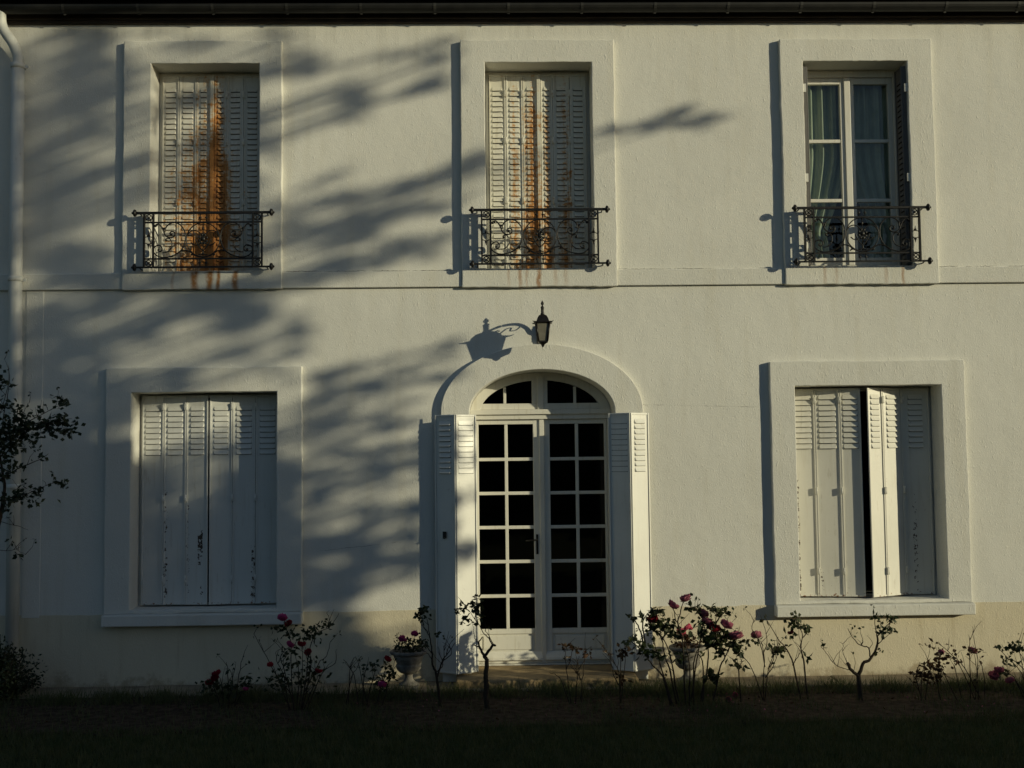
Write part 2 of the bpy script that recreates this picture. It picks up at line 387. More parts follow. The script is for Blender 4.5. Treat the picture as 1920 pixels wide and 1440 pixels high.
for (a, b) in ((-8.0, CX-AA-.06), (CX+AA+.06, 8.0)):
    mb = MB()
    n_ = int((b-a)/.07); tz = [.620+rnd.gauss(0, .0022)+.003*math.sin(q*.37) for q in range(n_+1)]
    for q in range(n_):
        xa, xb = a+(b-a)*q/n_, a+(b-a)*(q+1)/n_
        mb.quad((xa, -.004, -.1), (xb, -.004, -.1), (xb, -.004, tz[q+1]), (xa, -.004, tz[q])); mb.quad((xa, -.004, tz[q]), (xb, -.004, tz[q+1]), (xb, .002, tz[q+1]), (xa, .002, tz[q]))
    tag(mb.build('plinth', 'plinth', house), 'beige painted plinth at the foot of the wall')
mb = MB(); mb.box(-8, 8, 5.9, 9.0, 0, 6.4); mb.box(-8.1, -8.0, .0, 9, 0, 6.4); mb.box(8.0, 8.1, .0, 9, 0, 6.4); mb.build('rear_wall', 'stucco', house)
# -- string course in lengths between the window surrounds
for (a, b) in ((-8, -3.245), (-1.828, -.222), (1.175, 2.690), (4.087, 8)):
    MB().box(a, b, -.030, .02, 3.487, 3.632).build('string_course', 'surround', house, bevel=.006)
MB().box(-4.10, -3.945, -.007, .02, .60, 3.480).build('corner_pilaster', 'stucco', house, bevel=.004)
# -- surrounds
def frame_mesh(o, yf=-.05, yb=.30, uneven=.0016):
    mb = MB(); X0, X1, Z0, Z1, x0, x1, z0, z1 = o
    NS = 26
    def ring(xa, xb, za, zb, amp):
        cs = [(xa, za), (xb, za), (xb, zb), (xa, zb)]; pts = []
        for k in range(4):
            (ax, az), (bx, bz) = cs[k], cs[(k+1) % 4]; ph = rnd.uniform(0, 6)
            for q in range(NS):
                t = q/NS; e = (rnd.gauss(0, amp)+amp*1.1*math.sin(t*9+ph)) if q else 0.
                pts.append((ax+(bx-ax)*t+(e if k % 2 else 0), az+(bz-az)*t+(0 if k % 2 else e)))
        return pts
    O, I = ring(X0, X1, Z0, Z1, uneven), ring(x0, x1, z0, z1, uneven*.6); n = 4*NS
    for L, y in ((O, yf), (I, yf), (O, .012), (I, yb)): mb.v += [(p[0], y, p[1]) for p in L]
    for k in range(n):
        j = (k+1) % n
        mb.f += [(k, j, n+j, n+k), (2*n+k, 2*n+j, j, k), (n+k, n+j, 3*n+j, 3*n+k)]; mb.sm += [False]*3
    return mb
for k, o in enumerate(WIN):
    s_ = frame_mesh(o).build('window_surround', ['surround_rust', 'surround_rust2', 'surround_rust3', 'surround', 'surround'][k], house, bevel=.007)
    if k == 0: s_['label'] = 'window surround with orange rust runs below the railing'
    if k > 2:
        mb = MB(); X0, X1 = o[0]-.004, o[1]+.004
        mb.v += [(X0, -.10, .525), (X1, -.10, .525), (X1, .012, .525), (X0, .012, .525), (X0, -.10, .622), (X1, -.10, .622), (X1, .012, .634), (X0, .012, .634)]
        for q in ((0,3,2,1),(4,5,6,7),(0,1,5,4),(1,2,6,5),(2,3,7,6),(3,0,4,7)): mb.f.append(q); mb.sm.append(False)
        mb.build('sill', 'surround', house, bevel=.008)
mb = MB(); o_, i_ = [(CX+OA, 0)]+arch(OA, OB)+[(CX-OA, 0)], [(CX+AA, 0)]+arch(AA, AB)+[(CX-AA, 0)]
nb = len(mb.v); n_ = len(o_)
for L, y in ((o_, -.05), (i_, -.05), (o_, .012), (i_, .42)): mb.v += [(p[0], y, p[1]) for p in L]
for k in range(n_-1):
    mb.f += [(nb+k, nb+k+1, nb+n_+k+1, nb+n_+k), (nb+2*n_+k, nb+2*n_+k+1, nb+k+1, nb+k), (nb+n_+k, nb+n_+k+1, nb+3*n_+k+1, nb+3*n_+k)]; mb.sm += [False, False, False]
mb.f = [tuple(reversed(f)) for f in mb.f]
mb.build('door_surround', 'surround', house, bevel=.006)
MB().box(CX-.78, CX+.78, -.34, .36, -.15, .070).build('step', 'stone', house, bevel=.015)
# -- eaves, gutter, roof
mb = MB(); mb.box(-8.2, 8.2, -.035, .02, 5.905, 6.40); mb.build('frieze_board', 'darkwood', house, bevel=.006)
mb = MB(); mb.box(-8.2, 8.2, -.060, -.036, 5.935, 6.0); mb.box(-8.2, 8.2, -.078, -.036, 6.0, 6.40); mb.build('cornice', 'darkwood', house, bevel=.006)
gut = MB(); gr = .062
pr = [(-.145+gr*math.cos(t), 6.015+gr*math.sin(t)) for t in [math.pi+math.pi*k/10 for k in range(11)]]
pr2 = [(-.145+(gr-.006)*math.cos(t), 6.016+(gr-.006)*math.sin(t)) for t in [math.pi+math.pi*k/10 for k in range(11)]][::-1]
pr = pr+pr2
for k in range(len(pr)):
    a, b = pr[k], pr[(k+1) % len(pr)]; gut.quad((-8.2, a[0], a[1]), (-8.2, b[0], b[1]), (8.2, b[0], b[1]), (8.2, a[0], a[1]))
gt = gut.build('gutter', 'zinc', house)
for k in range(-8, 9):
    x = .66*k+.22
    if abs(x) > 5.4: continue
    mb = MB(); pts = [(x, -.145+(gr+.004)*math.cos(t), 6.015+(gr+.004)*math.sin(t)) for t in [math.pi+math.pi*q/8 for q in range(9)]]
    for q in range(8):
        a, b = pts[q], pts[q+1]; mb.quad((x-.012, a[1], a[2]), (x-.012, b[1], b[2]), (x+.012, b[1], b[2]), (x+.012, a[1], a[2]))
    mb.box(x-.011, x+.011, -.148, -.142, 5.938, 5.949)
    mb.build('bracket', 'strap', gt)
mb = MB(); mb.quad((-8.2, -.16, 6.08), (8.2, -.16, 6.08), (8.2, 4.5, 9.0), (-8.2, 4.5, 9.0)); mb.quad((-8.2, 4.5, 9.0), (8.2, 4.5, 9.0), (8.2, 9.1, 6.08), (-8.2, 9.1, 6.08))
mb.quad((-8.2, 9.1, 6.07), (8.2, 9.1, 6.07), (8.2, -.10, 6.07), (-8.2, -.10, 6.07)); mb.build('roof', 'slate', house)
# -- rooms behind the openings
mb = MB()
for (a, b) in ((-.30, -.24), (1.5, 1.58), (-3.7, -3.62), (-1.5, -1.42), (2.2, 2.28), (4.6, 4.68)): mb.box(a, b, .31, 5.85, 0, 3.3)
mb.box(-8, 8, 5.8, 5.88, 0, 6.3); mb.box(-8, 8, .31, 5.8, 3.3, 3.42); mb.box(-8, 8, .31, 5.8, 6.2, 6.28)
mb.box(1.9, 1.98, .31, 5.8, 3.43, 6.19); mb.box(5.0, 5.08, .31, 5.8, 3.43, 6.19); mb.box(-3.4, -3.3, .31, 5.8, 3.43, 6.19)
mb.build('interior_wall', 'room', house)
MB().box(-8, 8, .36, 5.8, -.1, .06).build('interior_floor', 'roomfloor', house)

# -- French doors and fanlight
def prism_arc(mb, a0, b0, a1, b1, y0, y1, n=30, zs=SPR, t0=0., t1=1.):
    """ring between two half ellipses"""
    A = [math.pi*(t0+(t1-t0)*k/n) for k in range(n+1)]; base = len(mb.v)
    for t in A:
        for (a, b, y) in ((a1, b1, y0), (a0, b0, y0), (a0, b0, y1), (a1, b1, y1)): mb.v.append((CX+a*math.cos(t), y, zs+b*math.sin(t)))
    for k in range(n):
        i = base+4*k; j = i+4
        for q in range(4): mb.f.append((i+q, i+(q+1) % 4, j+(q+1) % 4, j+q)); mb.sm.append(False)
DY = .300
mb = MB()
mb.box(-.165, -.128, DY-.02, DY+.10, .075, 2.30); mb.box(1.092, 1.129, DY-.02, DY+.10, .075, 2.30)
mb.box(-.165, 1.129, DY-.03, DY+.09, 2.302, 2.345); mb.box(-.165, 1.129, DY-.055, DY+.09, 2.346, 2.392)
mb.box(-.165, 1.129, DY-.02, DY+.10, .072, .086)
mb.build('door_frame', 'wood', house, bevel=.004)
fan = MB(); prism_arc(fan, .555, .300, .646, .373, DY-.01, DY+.06)
fan.box(-.15, 1.114, DY-.008, DY+.06, 2.394, 2.448); fan.box(.405, .462, DY-.009, DY+.06, 2.449, 2.668); fan.box(.502, .548, DY-.009, DY+.06, 2.449, 2.668); fan.box(.455, .51, DY-.022, DY+.05, 2.394, 2.70)
fan.box(.142, .168, DY+.0, DY+.045, 2.449, 2.600); fan.box(.788, .814, DY+.0, DY+.045, 2.449, 2.600)
fano = fan.build('fanlight_window', 'wood', house, bevel=.003)
def ez(x): return SPR+.312*math.sqrt(max(0, 1-((x-CX)/.568)**2))
for (a, b) in ((-.075, .150), (.160, .42), (.53, .796), (.806, 1.04)):
    pts = [(a, DY+.03, 2.44), (b, DY+.03, 2.44)]+[(b+(a-b)*k/8, DY+.03, max(2.441, ez(b+(a-b)*k/8))) for k in range(9)]
    mb = MB(); mb.poly(pts); mb.build('pane', 'doorglass', fano)
ROWS = [(.398+.3108*k, .398+.3108*k+.281) for k in range(6)]
def door_leaf(xa, xb, cols, handle):
    mb = MB(); y0, y1 = DY, DY+.045; z0, z1 = .088, 2.299
    ca, cb = cols[0][0], cols[-1][1]
    mb.box(xa, ca, y0, y1, z0, z1); mb.box(cb, xb, y0, y1, z0, z1); mb.box(ca, cb, y0+.001, y1, 2.258, z1-.001); mb.box(ca, cb, y0+.001, y1, z0, .190); mb.box(ca, cb, y0+.001, y1, .352, .397)
    mb.box(ca, cb, y0+.016, y1-.005, .1905, .3515); mb.box(ca+.03, cb-.03, y0+.006, y0+.0165, .210, .333)
    for (r0, r1), (q0, q1) in zip(ROWS[:-1], ROWS[1:]): mb.box(ca, cb, y0+.004, y1-.006, r1, q0)
    mb.box(cols[0][1], cols[1][0], y0+.0055, y1-.007, .3975, 2.2575)
    d = mb.build('door', 'wood', house, bevel=.0035)
    w_ = MB(); x0_, x1_ = xa+.012, xb-.012
    w_.v += [(x0_, y0-.030, .120), (x1_, y0-.030, .120), (x1_, y0+.002, .120), (x0_, y0+.002, .120), (x0_, y0-.026, .142), (x1_, y0-.026, .142), (x1_, y0+.002, .196), (x0_, y0+.002, .196)]
    for q in ((0,3,2,1),(4,5,6,7),(0,1,5,4),(1,2,6,5),(2,3,7,6),(3,0,4,7)): w_.f.append(q); w_.sm.append(False)
    w_.build('weather_bar', 'wood', d, bevel=.002)
    for (a, b) in cols:
        for (r0, r1) in ROWS: g = MB(); g.quad((a-.004, DY+.022+rnd.uniform(-.0012, .0012), r0-.004), (b+.004, DY+.022+rnd.uniform(-.0012, .0012), r0-.004), (b+.004, DY+.022+rnd.uniform(-.0012, .0012), r1+.004), (a-.004, DY+.022, r1+.004)); g.build('pane', 'doorglass', d)
    if handle:
        h = MB(); h.box(.428, .448, y0-.006, y0-.0005, 1.07, 1.25); h.tube([(.438, y0-.006, 1.20), (.438, y0-.05, 1.20), (.42, y0-.055, 1.202), (.33, y0-.052, 1.197)], .009, .007, 8); h.build('handle', 'lampiron', d)
door_leaf(-.126, .486, [(-.090, .148), (.177, .410)], True)
door_leaf(.490, 1.090, [(.564, .798), (.828, 1.066)], False)
MB().box(.468, .510, DY-.014, DY-.0015, .09, 2.298).build('astragal', 'wood', house, bevel=.003)

# -- upper right casement window
def casement():
    y0 = .215
    fr = MB(); fr.box(2.902, 2.945, y0-.02, y0+.06, 3.66, 5.528); fr.box(3.813, 3.856, y0-.02, y0+.06, 3.66, 5.528); fr.box(2.945, 3.813, y0-.02, y0+.06, 5.462, 5.528); fr.box(2.945, 3.813, y0-.02, y0+.06, 3.648, 3.69)
    f = fr.build('window', 'wood', house, bevel=.004)
    for (xa, xb) in ((2.946, 3.376), (3.384, 3.812)):
        s_ = MB(); a, b = xa+.052, xb-.062 if xa < 3 else xb-.045
        if xa > 3: a = xa+.062
        s_.box(xa, a, y0, y0+.045, 3.692, 5.460); s_.box(b, xb, y0, y0+.045, 3.692, 5.460); s_.box(a, b, y0+.001, y0+.045, 5.40, 5.459); s_.box(a, b, y0+.001, y0+.045, 3.693, 3.765)
        for z in (4.302, 4.862): s_.box(a, b, y0+.004, y0+.036, z-.016, z+.016)
        s_.build('casement_sash', 'wood', f, bevel=.004)
        for (z0, z1) in ((3.762, 4.290), (4.314, 4.850), (4.874, 5.403)): g = MB(); g.quad((a-.004, y0+.02, z0), (b+.004, y0+.02, z0), (b+.004, y0+.021, z1), (a-.004, y0+.0205, z1)); g.build('pane', 'glass', f)
    MB().box(3.352, 3.408, y0-.016, y0-.0015, 3.693, 5.459).build('astragal', 'wood', f, bevel=.003)
    MB().box(2.93, 3.83, y0-.03, y0+.06, 3.62, 3.647).build('sill', 'wood', f, bevel=.004)
    return f
casement()
# frames behind the closed shutters of the other windows
for o in (WIN[0], WIN[1], WIN[3], WIN[4]):
    x0, x1, z0, z1 = o[4:]; mb = MB(); d = .215
    mb.box(x0+.001, x0+.032, d, d+.05, z0+.002, z1-.002); mb.box(x1-.032, x1-.001, d, d+.05, z0+.002, z1-.002); mb.box(x0+.032, x1-.032, d, d+.05, z1-.04, z1-.002); mb.box(x0+.032, x1-.032, d, d+.05, z0+.002, z0+.02)
    f = mb.build('window', 'wood', house, bevel=.003)
    mb = MB(); mb.quad((x0+.03, .285, z0+.02), (x1-.03, .285, z0+.02), (x1-.03, .285, z1-.03), (x0+.03, .285, z1-.03)); mb.build('pane', 'doorglass', f)

# curtains
def curtain(xs0, xs1, side, label):
    mb = MB(); nu, nz = 70, 40; W_ = xs1-xs0
    for j in range(nz+1):
        z = 5.46-1.78*j/nz
        if z > 4.02: g = 1-.44*max(0, (4.75-z)/.73)**1.3 if z < 4.75 else 1.
        else: g = .56+.06*min(1, (4.02-z)/.3)
        for i in range(nu+1):
            u = i/nu; fold = .034*math.sin(u*30+.6*math.sin(z*1.7)+side)+.014*math.sin(u*71+z*1.)
            if side > 0: x = xs0+W_*g*u
            else: x = xs1-W_*g*u
            mb.v.append((x, .315+fold*.75, z))
    for j in range(nz):
        for i in range(nu):
            a = j*(nu+1)+i; mb.f.append((a, a+1, a+nu+2, a+nu+1)); mb.sm.append(True)
    tag(mb.build('curtain', 'curtain'), label, 'curtain')
curtain(2.88, 3.42, 1, 'pale green curtain drawn back to the left behind the open casement window')
curtain(3.36, 3.90, -1, 'pale green curtain drawn back to the right, in the shaded half of the window')

# ================================================================== folding metal shutters
slat_cache = {}
def slat_mesh(wd, h, mat):
    key = (round(wd, 3), round(h, 3), mat)
    if key in slat_cache: return slat_cache[key]
    mb = MB(); a = wd/2
    rows = [(a-.005, -.0006, 0), (a-.002, -.0065, -h*.45), (a-.008, -.0150, -h)]
    for (x, y, z) in rows: mb.v += [(-x, y, z), (x, y, z)]
    for z in (-h*.45, -h): mb.v += [(-a-.002, 0, z), (a+.002, 0, z)]
    for k in range(2): mb.f.append((2*k, 2*k+2, 2*k+3, 2*k+1)); mb.sm.append(False)
    mb.f += [(0, 6, 2), (2, 6, 8, 4), (1, 3, 7), (3, 5, 9, 7)]; mb.sm += [False]*4
    i = len(mb.v); x, y, z = rows[2]; mb.v += [(-x, y, z), (x, y, z), (x, y+.003, z-.002), (-x, y+.003, z-.002)]; mb.f.append((i, i+3, i+2, i+1)); mb.sm.append(False)
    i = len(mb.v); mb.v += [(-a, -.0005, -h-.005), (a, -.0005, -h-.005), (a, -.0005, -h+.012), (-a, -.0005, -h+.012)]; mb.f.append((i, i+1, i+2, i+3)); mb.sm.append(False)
    me = mb.mesh('slat'); me.materials.append(M[mat]); me.materials.append(M['slot_shade']); me.polygons[len(mb.f)-1].material_index = 1; slat_cache[key] = me; return me
def shutter_panel(root, xa, ya, xb, yb, z0, z1, mat, rows=0, top=.10, pitch=.049, sw=None, off=0., hinge=None, shallow=1.):
    L = math.hypot(xb-xa, yb-ya); rz = math.atan2(yb-ya, xb-xa); h = z1-z0
    mb = MB(); mb.box(.0015, L-.0015, .0, .004, 0, h)
    mb.box(.002, .014, -.010, -.0003, .002, h-.002); mb.box(L-.014, L-.002, -.010, -.0003, .002, h-.002)
    mb.box(.0145, L-.0145, -.006, -.0003, h-.018, h-.003); mb.box(.0145, L-.0145, -.006, -.0003, .003, .018)
    p = mb.build('panel', mat, root, bevel=.0025, loc=(xa-root.location.x, ya-root.location.y, z0-root.location.z), rz=rz)
    sw = sw or L-.062
    for k in range(rows):
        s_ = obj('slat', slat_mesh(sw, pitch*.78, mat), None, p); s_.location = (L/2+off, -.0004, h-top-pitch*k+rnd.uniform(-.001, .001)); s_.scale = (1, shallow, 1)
    if hinge:
        for z in hinge:
            hb = MB(); hb.box(L-.012, L+.012, -.026, -.0105, z, z+.055); hb.tube([(L, -.022, z-.004), (L, -.022, z+.059)], .007, n=8); hb.build('hinge', mat, p)
    return p
def shutter(label, pts, z0, z1, mat, rows, sws, group, top=.10, pitch=.049, hz=None, offs=None, shallow=None):
    root = empty('folding_shutter', (pts[0][0], pts[0][1], z0)); tag(root, label, 'shutter', group)
    n = len(pts)-1
    for k in range(n):
        (xa, ya), (xb, yb) = pts[k], pts[k+1]
        shutter_panel(root, xa, ya, xb, yb, z0, z1, mat, rows if sws[k] else 0, top, pitch, sws[k], (offs or [0]*n)[k], hz if k < n-1 else None, (shallow or [1.]*n)[k])
    return root
HU = (.06, .62, 1.18, 1.62); HL = (.20, .92, 1.74)
def closed_pair(o, mat, la, lb, y, zig):
    x0 = o[4]
    p1 = [(x0+.036, y), (x0+.192, y-zig), (x0+.348, y), (x0+.478, y-zig)]
    p2 = [(x0+.512, y-zig), (x0+.626, y), (x0+.782, y-zig), (x0+.936, y)]
    a = shutter(la, p1, 3.662, 5.495, mat, 34, [.094, .092, .056], 'rusting shutters of the upper floor', .115, .0492, HU)
    b = shutter(lb, p2, 3.662, 5.495, mat, 34, [.054, .086, .088], 'rusting shutters of the upper floor', .115, .0492, HU)
    mb = MB(); mb.box(.442, .474, -.022, .006, .004, 1.83); t = mb.build('cover_strip', mat, a, bevel=.003, loc=(.036-.036, -zig, 0))
    return a, b
closed_pair(WIN[0], 'shutter_w1', 'left leaf of the heavily rust-streaked shutter in the upper left window', 'right leaf of the heavily rust-streaked shutter in the upper left window', .19, .008)
closed_pair(WIN[1], 'shutter_w2', 'left leaf of the louvred shutter above the door, sunlit with small rust stains', 'right leaf of the louvred shutter above the door, lying in shade', .19, .008)
# ground floor, left window, closed
shutter('left leaf of the flaking shutter in the shaded lower left window', [(-3.122, .190), (-2.922, .172), (-2.718, .160), (-2.515, .132)], .675, 2.548, 'shutter_w4', 9, [.136, .138, .124], 'shutters of the lower left window', .10, .0495, HL)
shutter('right leaf of the flaking shutter in the shaded lower left window', [(-2.505, .132), (-2.305, .158), (-2.10, .172), (-1.890, .190)], .675, 2.548, 'shutter_w4', 9, [.124, .136, .138], 'shutters of the lower left window', .10, .0495, HL)
# ground floor, right window, ajar
shutter('left leaf, chipped at its hinge edge, of the shutter ajar in the lower right window', [(2.757, .165), (2.972, .138), (3.190, .098), (3.370, .060)], .672, 2.548, 'shutter_w5', 10, [.155, .150, .130], 'shutters of the lower right window', .06, .0495, HL)
shutter('half-shaded right leaf of the shutter ajar in the lower right window', [(3.412, .010), (3.575, .088), (3.785, .186), (4.045, .200)], .672, 2.548, 'shutter_w5', 10, [.105, .135, .135], 'shutters of the lower right window', .06, .0495, HL)
# door shutters folded back
a = shutter('folded shutter at the left side of the glazed doors, its inner panel bright', [(-.472, -.066), (-.288, -.172), (-.108, -.066)], .088, 2.338, 'shutter_door', 10, [.118, .150], 'shutters beside the glazed doors', .055, .047, None, None, [1., .14])
mb = MB(); mb.box(.055, .090, -.006, .0, 1.26, 1.315); mb.tube([(.062, -.010, 1.27), (.062, -.012, 1.255), (.083, -.012, 1.255), (.083, -.010, 1.27)], .004, n=6)
lt = mb.build('latch', 'zinc', a, loc=(.02, -.022, -.088+.0), rz=math.atan2(-.106, .184))
shutter('folded shutter at the right side of the glazed doors, its outer panel bright', [(1.066, -.066), (1.249, -.172), (1.424, -.066)], .088, 2.338, 'shutter_door', 10, [.150, .118], 'shutters beside the glazed doors', .055, .047, None, None, [.14, 1.])
# upper right window: leaves folded into the reveals
def stack(xs, sgn, label):
    root = empty('folding_shutter', (xs[0], .1, 3.662)); tag(root, label, 'shutter', 'shutters folded into the upper right window')
    for k, x in enumerate(xs):
        ya, yb = (.155, -.012) if sgn < 0 else (-.012, .155)
        # panel runs in depth; its face looks into the opening
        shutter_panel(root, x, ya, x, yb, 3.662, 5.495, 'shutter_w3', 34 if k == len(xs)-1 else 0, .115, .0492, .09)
    for z in (3.80, 4.42, 5.25):
        mb = MB(); mb.box(-.012, .018, -.135, -.115, z-3.662, z-3.662+.075); mb.build('hinge', 'paint', root, loc=(0 if sgn > 0 else -.006, 0, 0))
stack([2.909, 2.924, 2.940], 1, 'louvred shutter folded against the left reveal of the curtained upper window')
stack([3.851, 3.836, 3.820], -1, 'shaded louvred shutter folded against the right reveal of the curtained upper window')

# ================================================================== wrought iron window guards
def smooth(pts, k=5):
    P = [Vector(p) for p in pts]; o = []
    for i in range(len(P)-1):
        a, b, c, d = P[max(i-1, 0)], P[i], P[i+1], P[min(i+2, len(P)-1)]
        for j in range(k):
            t = j/k; o.append(.5*((2*b)+(c-a)*t+(2*a-5*b+4*c-d)*t*t+(3*b-a-3*c+d)*t**3))
    o.append(P[-1]); return o
def make_guard():
    root = empty('window_guard')
    def q(x, y, dy=0.): return ((x-905)/1362, dy, (790-y)/1362)
    for z, h, e in ((.485, .011, .598), (.400, .0075, .52), (.075, .0075, .52), (0., .008, .598)):
        mb = MB(); mb.box(-e, e, -.011 if h > .008 else -.006, .011 if h > .008 else .006, z-h, z+h); mb.build('rail', 'iron', root, bevel=.002)
    for x in (-.518, -.438, .438, .518): mb = MB(); mb.box(x-.0072, x+.0072, -.014, .014, .0, .485); mb.build('post', 'iron', root)
    for x in (-.602, .602):
        for z in (.485, 0.):
            mb = MB(); mb.ball((x, 0, z), .031, 10, (.6, 1, 1.1)); mb.ball((x+.018*(1 if x > 0 else -1), 0, z), .012, 8); mb.tube([(x*.93, 0, z), (x*.93, .05, z-.008), (x*.93, .10, z-.012)], .006, n=6); mb.build('finial', 'iron', root)
    C1 = [(325,290),(345,270),(375,268),(405,300),(430,350),(445,390),(475,420),(515,432),(555,418),(568,385),(550,358),(522,358),(508,380),(520,398),(535,392)]
    C2 = [(447,365),(455,315),(490,272),(545,250),(610,262),(660,310),(690,380),(690,470),(665,550),(610,615),(530,655),(440,672),(365,655),(318,610),(315,560),(345,530),(385,525),(412,550),(412,585),(385,600),(366,585),(375,568)]
    C3 = [(465,470),(455,455),(475,440),(505,445),(528,480),(530,530),(510,575),(470,605),(425,612)]
    C5 = [(720,400),(745,365),(790,345),(840,355),(880,395),(900,440)]
    C6 = [(760,490),(800,520),(850,520),(880,490),(866,468),(845,475)]
    C7 = [(815,450),(835,500),(870,560),(900,590),(905,620),(880,642),(850,635)]
    C8 = [(560,650),(630,600),(680,585),(740,600),(800,645),(870,665),(905,668)]
    for sx in (1, -1):
        for C, r in ((C1, .0055), (C2, .0052), (C3, .0045), (C5, .0045), (C6, .0045), (C7, .0045), (C8, .0052)):
            pts = smooth([q(x, y) for x, y in C], 4); pts = [(p[0]*sx, p[1], p[2]) for p in pts]
            MB().tube(pts, r*1.1, n=6, flat=1.9).build('scroll', 'iron', root)
        for (x, y, r) in ((330,288,.014), (432,322,.013), (655,592,.011), (465,466,.011), (376,578,.009), (528,385,.009), (650,300,.007), (770,640,.010)):
            p = q(x, y); mb = MB(); mb.ball((p[0]*sx, 0, p[2]), r, 7, (1.2, .6, .9)); mb.leaf((p[0]*sx, 0, p[2]), r*2.6, r*1.6, random.Random(int(x))); mb.build('leaf_ornament', 'iron', root)
        for (y, f) in ((190, 1), (737, -1)):
            p = q(868, y); mb = MB(); mb.ball((p[0]*sx, 0, p[2]), .015, 7, (1, .5, .7)); mb.tube([(p[0]*sx, 0, p[2]-.03), (p[0]*sx, 0, p[2]+.03)], .005, n=5); mb.build('spear_ornament', 'iron', root)
        for y in (405, 515):
            p = q(252, y); mb = MB(); mb.ball((p[0]*sx, 0, p[2]), .014, 7, (1.1, .6, .9)); d = .035 if y < 450 else -.035
            mb.tube([(p[0]*sx, 0, p[2]), (p[0]*sx, 0, p[2]+d)], .009, .002, 6); mb.tube([(p[0]*sx-.04, 0, p[2]-d*.5), (p[0]*sx, 0, p[2]-d*.15), (p[0]*sx+.04, 0, p[2]-d*.5)], .004, n=5); mb.build('spear_ornament', 'iron', root)
        for z in (.4425, .0375):
            x = .478*sx; mb = MB()
            mb.tube([(x+.027*math.cos(t), 0, z+.026*math.sin(t)) for t in [2*math.pi*k/14 for k in range(14)]], .0045, n=5, closed=True)
            for t in (45, 135, 225, 315): mb.tube([(x, 0, z), (x+.037*math.cos(R(t)), 0, z+.035*math.sin(R(t)))], .005, .003, 5)
            mb.ball((x, -.003, z), .010, 7); mb.build('corner_ornament', 'iron', root)
    mb = MB(); c = q(905, 458)
    mb.tube([(c[0]+.147*math.cos(t), 0, c[2]+.152*math.sin(t)) for t in [2*math.pi*k/36 for k in range(36)]], .005, n=6, closed=True, flat=2.0); mb.build('ring', 'iron', root)
    mb = MB(); mb.ball((0, -.006, c[2]+.005), .022, 9, (1, .6, 1.1))
    for k in range(8): t = 2*math.pi*k/8+.3; mb.ball((.034*math.cos(t), -.004, c[2]+.005+.040*math.sin(t)), .014, 6, (1, .5, 1))
    mb.tube([(0, 0, .400), (0, 0, .075)], .005, n=6); mb.ball((0, 0, .345), .012, 7, (1, .6, 1.4)); mb.ball((0, 0, .12), .011, 7, (1, .6, 1.3)); mb.build('medallion', 'iron', root)
    return root
guard = make_guard()
for k, (x, z, lab) in enumerate(((-2.506, 3.666, 'black scrolled iron railing before the heavily rusted upper left shutters'), (.478, 3.674, 'black scrolled iron railing at the upper window above the lantern'), (3.370, 3.672, 'black scrolled iron railing before the curtained upper right window'))):
    g = guard if k == 0 else copy_tree(guard)
    g.location = (x, -.13, z); tag(g, lab, 'railing', 'iron railings of the upper windows')

# ================================================================== wall lantern over the doors
lan = empty('wall_lantern', (.484, 0, 3.08)); tag(lan, 'black hexagonal iron lantern on a scrolled arm above the arched doors', 'lantern')
LY = -.275
mb = MB(); mb.box(-.042, .042, -.022, .0, -.105, .055); mb.box(-.030, .030, -.034, -.0225, -.085, .04); mb.ball((0, -.03, .0), .03, 8, (1, .7, 1.3)); mb.ball((0, -.012, -.115), .016, 8); mb.ball((0, -.012, .06), .022, 8, (1.2, .6, .8)); mb.build('wall_plate', 'lampiron', lan, bevel=.004)
mb = MB(); mb.tube(smooth([(0, -.02, -.02), (0, -.055, .01), (0, -.075, .065), (0, -.12, .118), (0, -.19, .137), (0, -.245, .127), (0, LY, .112)], 5), .014, .009, 8)
mb.build('arm', 'lampiron', lan)
mb = MB(); mb.tube(smooth([(0, -.10, .098), (0, -.125, .07), (0, -.155, .075), (0, -.15, .098), (0, -.175, .10), (0, -.21, .072), (0, -.235, .085), (0, -.222, .105), (0, -.208, .095)], 5), .0045, n=6); mb.build('scroll', 'lampiron', lan)
Q4 = lambda prof: MB().lathe([(r_*1.414, z_) for r_, z_ in prof], 0, LY, 4, sm=False, rot=R(45))
Q4([(.018, .118), (.034, .108), (.046, .085), (.055, .056)]).build('cap', 'lampiron', lan)
mb = Q4([(.062, .040), (.080, .046), (.072, .056), (.050, .056)])
for sx in (-1, 1):
    for sy in (-1, 1): mb.tube([(sx*.074, LY+sy*.074, .048), (sx*.090, LY+sy*.090, .056)], .006, .002, 5)
mb.build('eave', 'lampiron', lan)
MB().lathe([(.015, .115), (.018, .125), (.013, .135), (.014, .175), (.017, .182), (.009, .192), (.006, .200), (.014, .212), (.013, .222), (.004, .238), (.001, .246)], 0, LY, 10).build('finial', 'lampiron', lan)
Q4([(.003, -.168), (.012, -.155), (.014, -.145), (.030, -.132), (.042, -.125), (.042, -.112)]).build('base_cup', 'lampiron', lan)
body = MB(); cr = [(-1, -1), (1, -1), (1, 1), (-1, 1)]
for (sx, sy) in cr: body.tube([(sx*.039, LY+sy*.039, -.115), (sx*.058, LY+sy*.058, .042)], .0085, n=6)
body.build('cage', 'lampiron', lan)
for k in range(4):
    (ax, ay), (bx, by) = cr[k], cr[(k+1) % 4]; mb = MB()
    mb.quad((ax*.037, LY+ay*.037, -.113), (bx*.037, LY+by*.037, -.113), (bx*.055, LY+by*.055, .041), (ax*.055, LY+ay*.055, .041)); mb.build('pane', 'lampglass', lan)

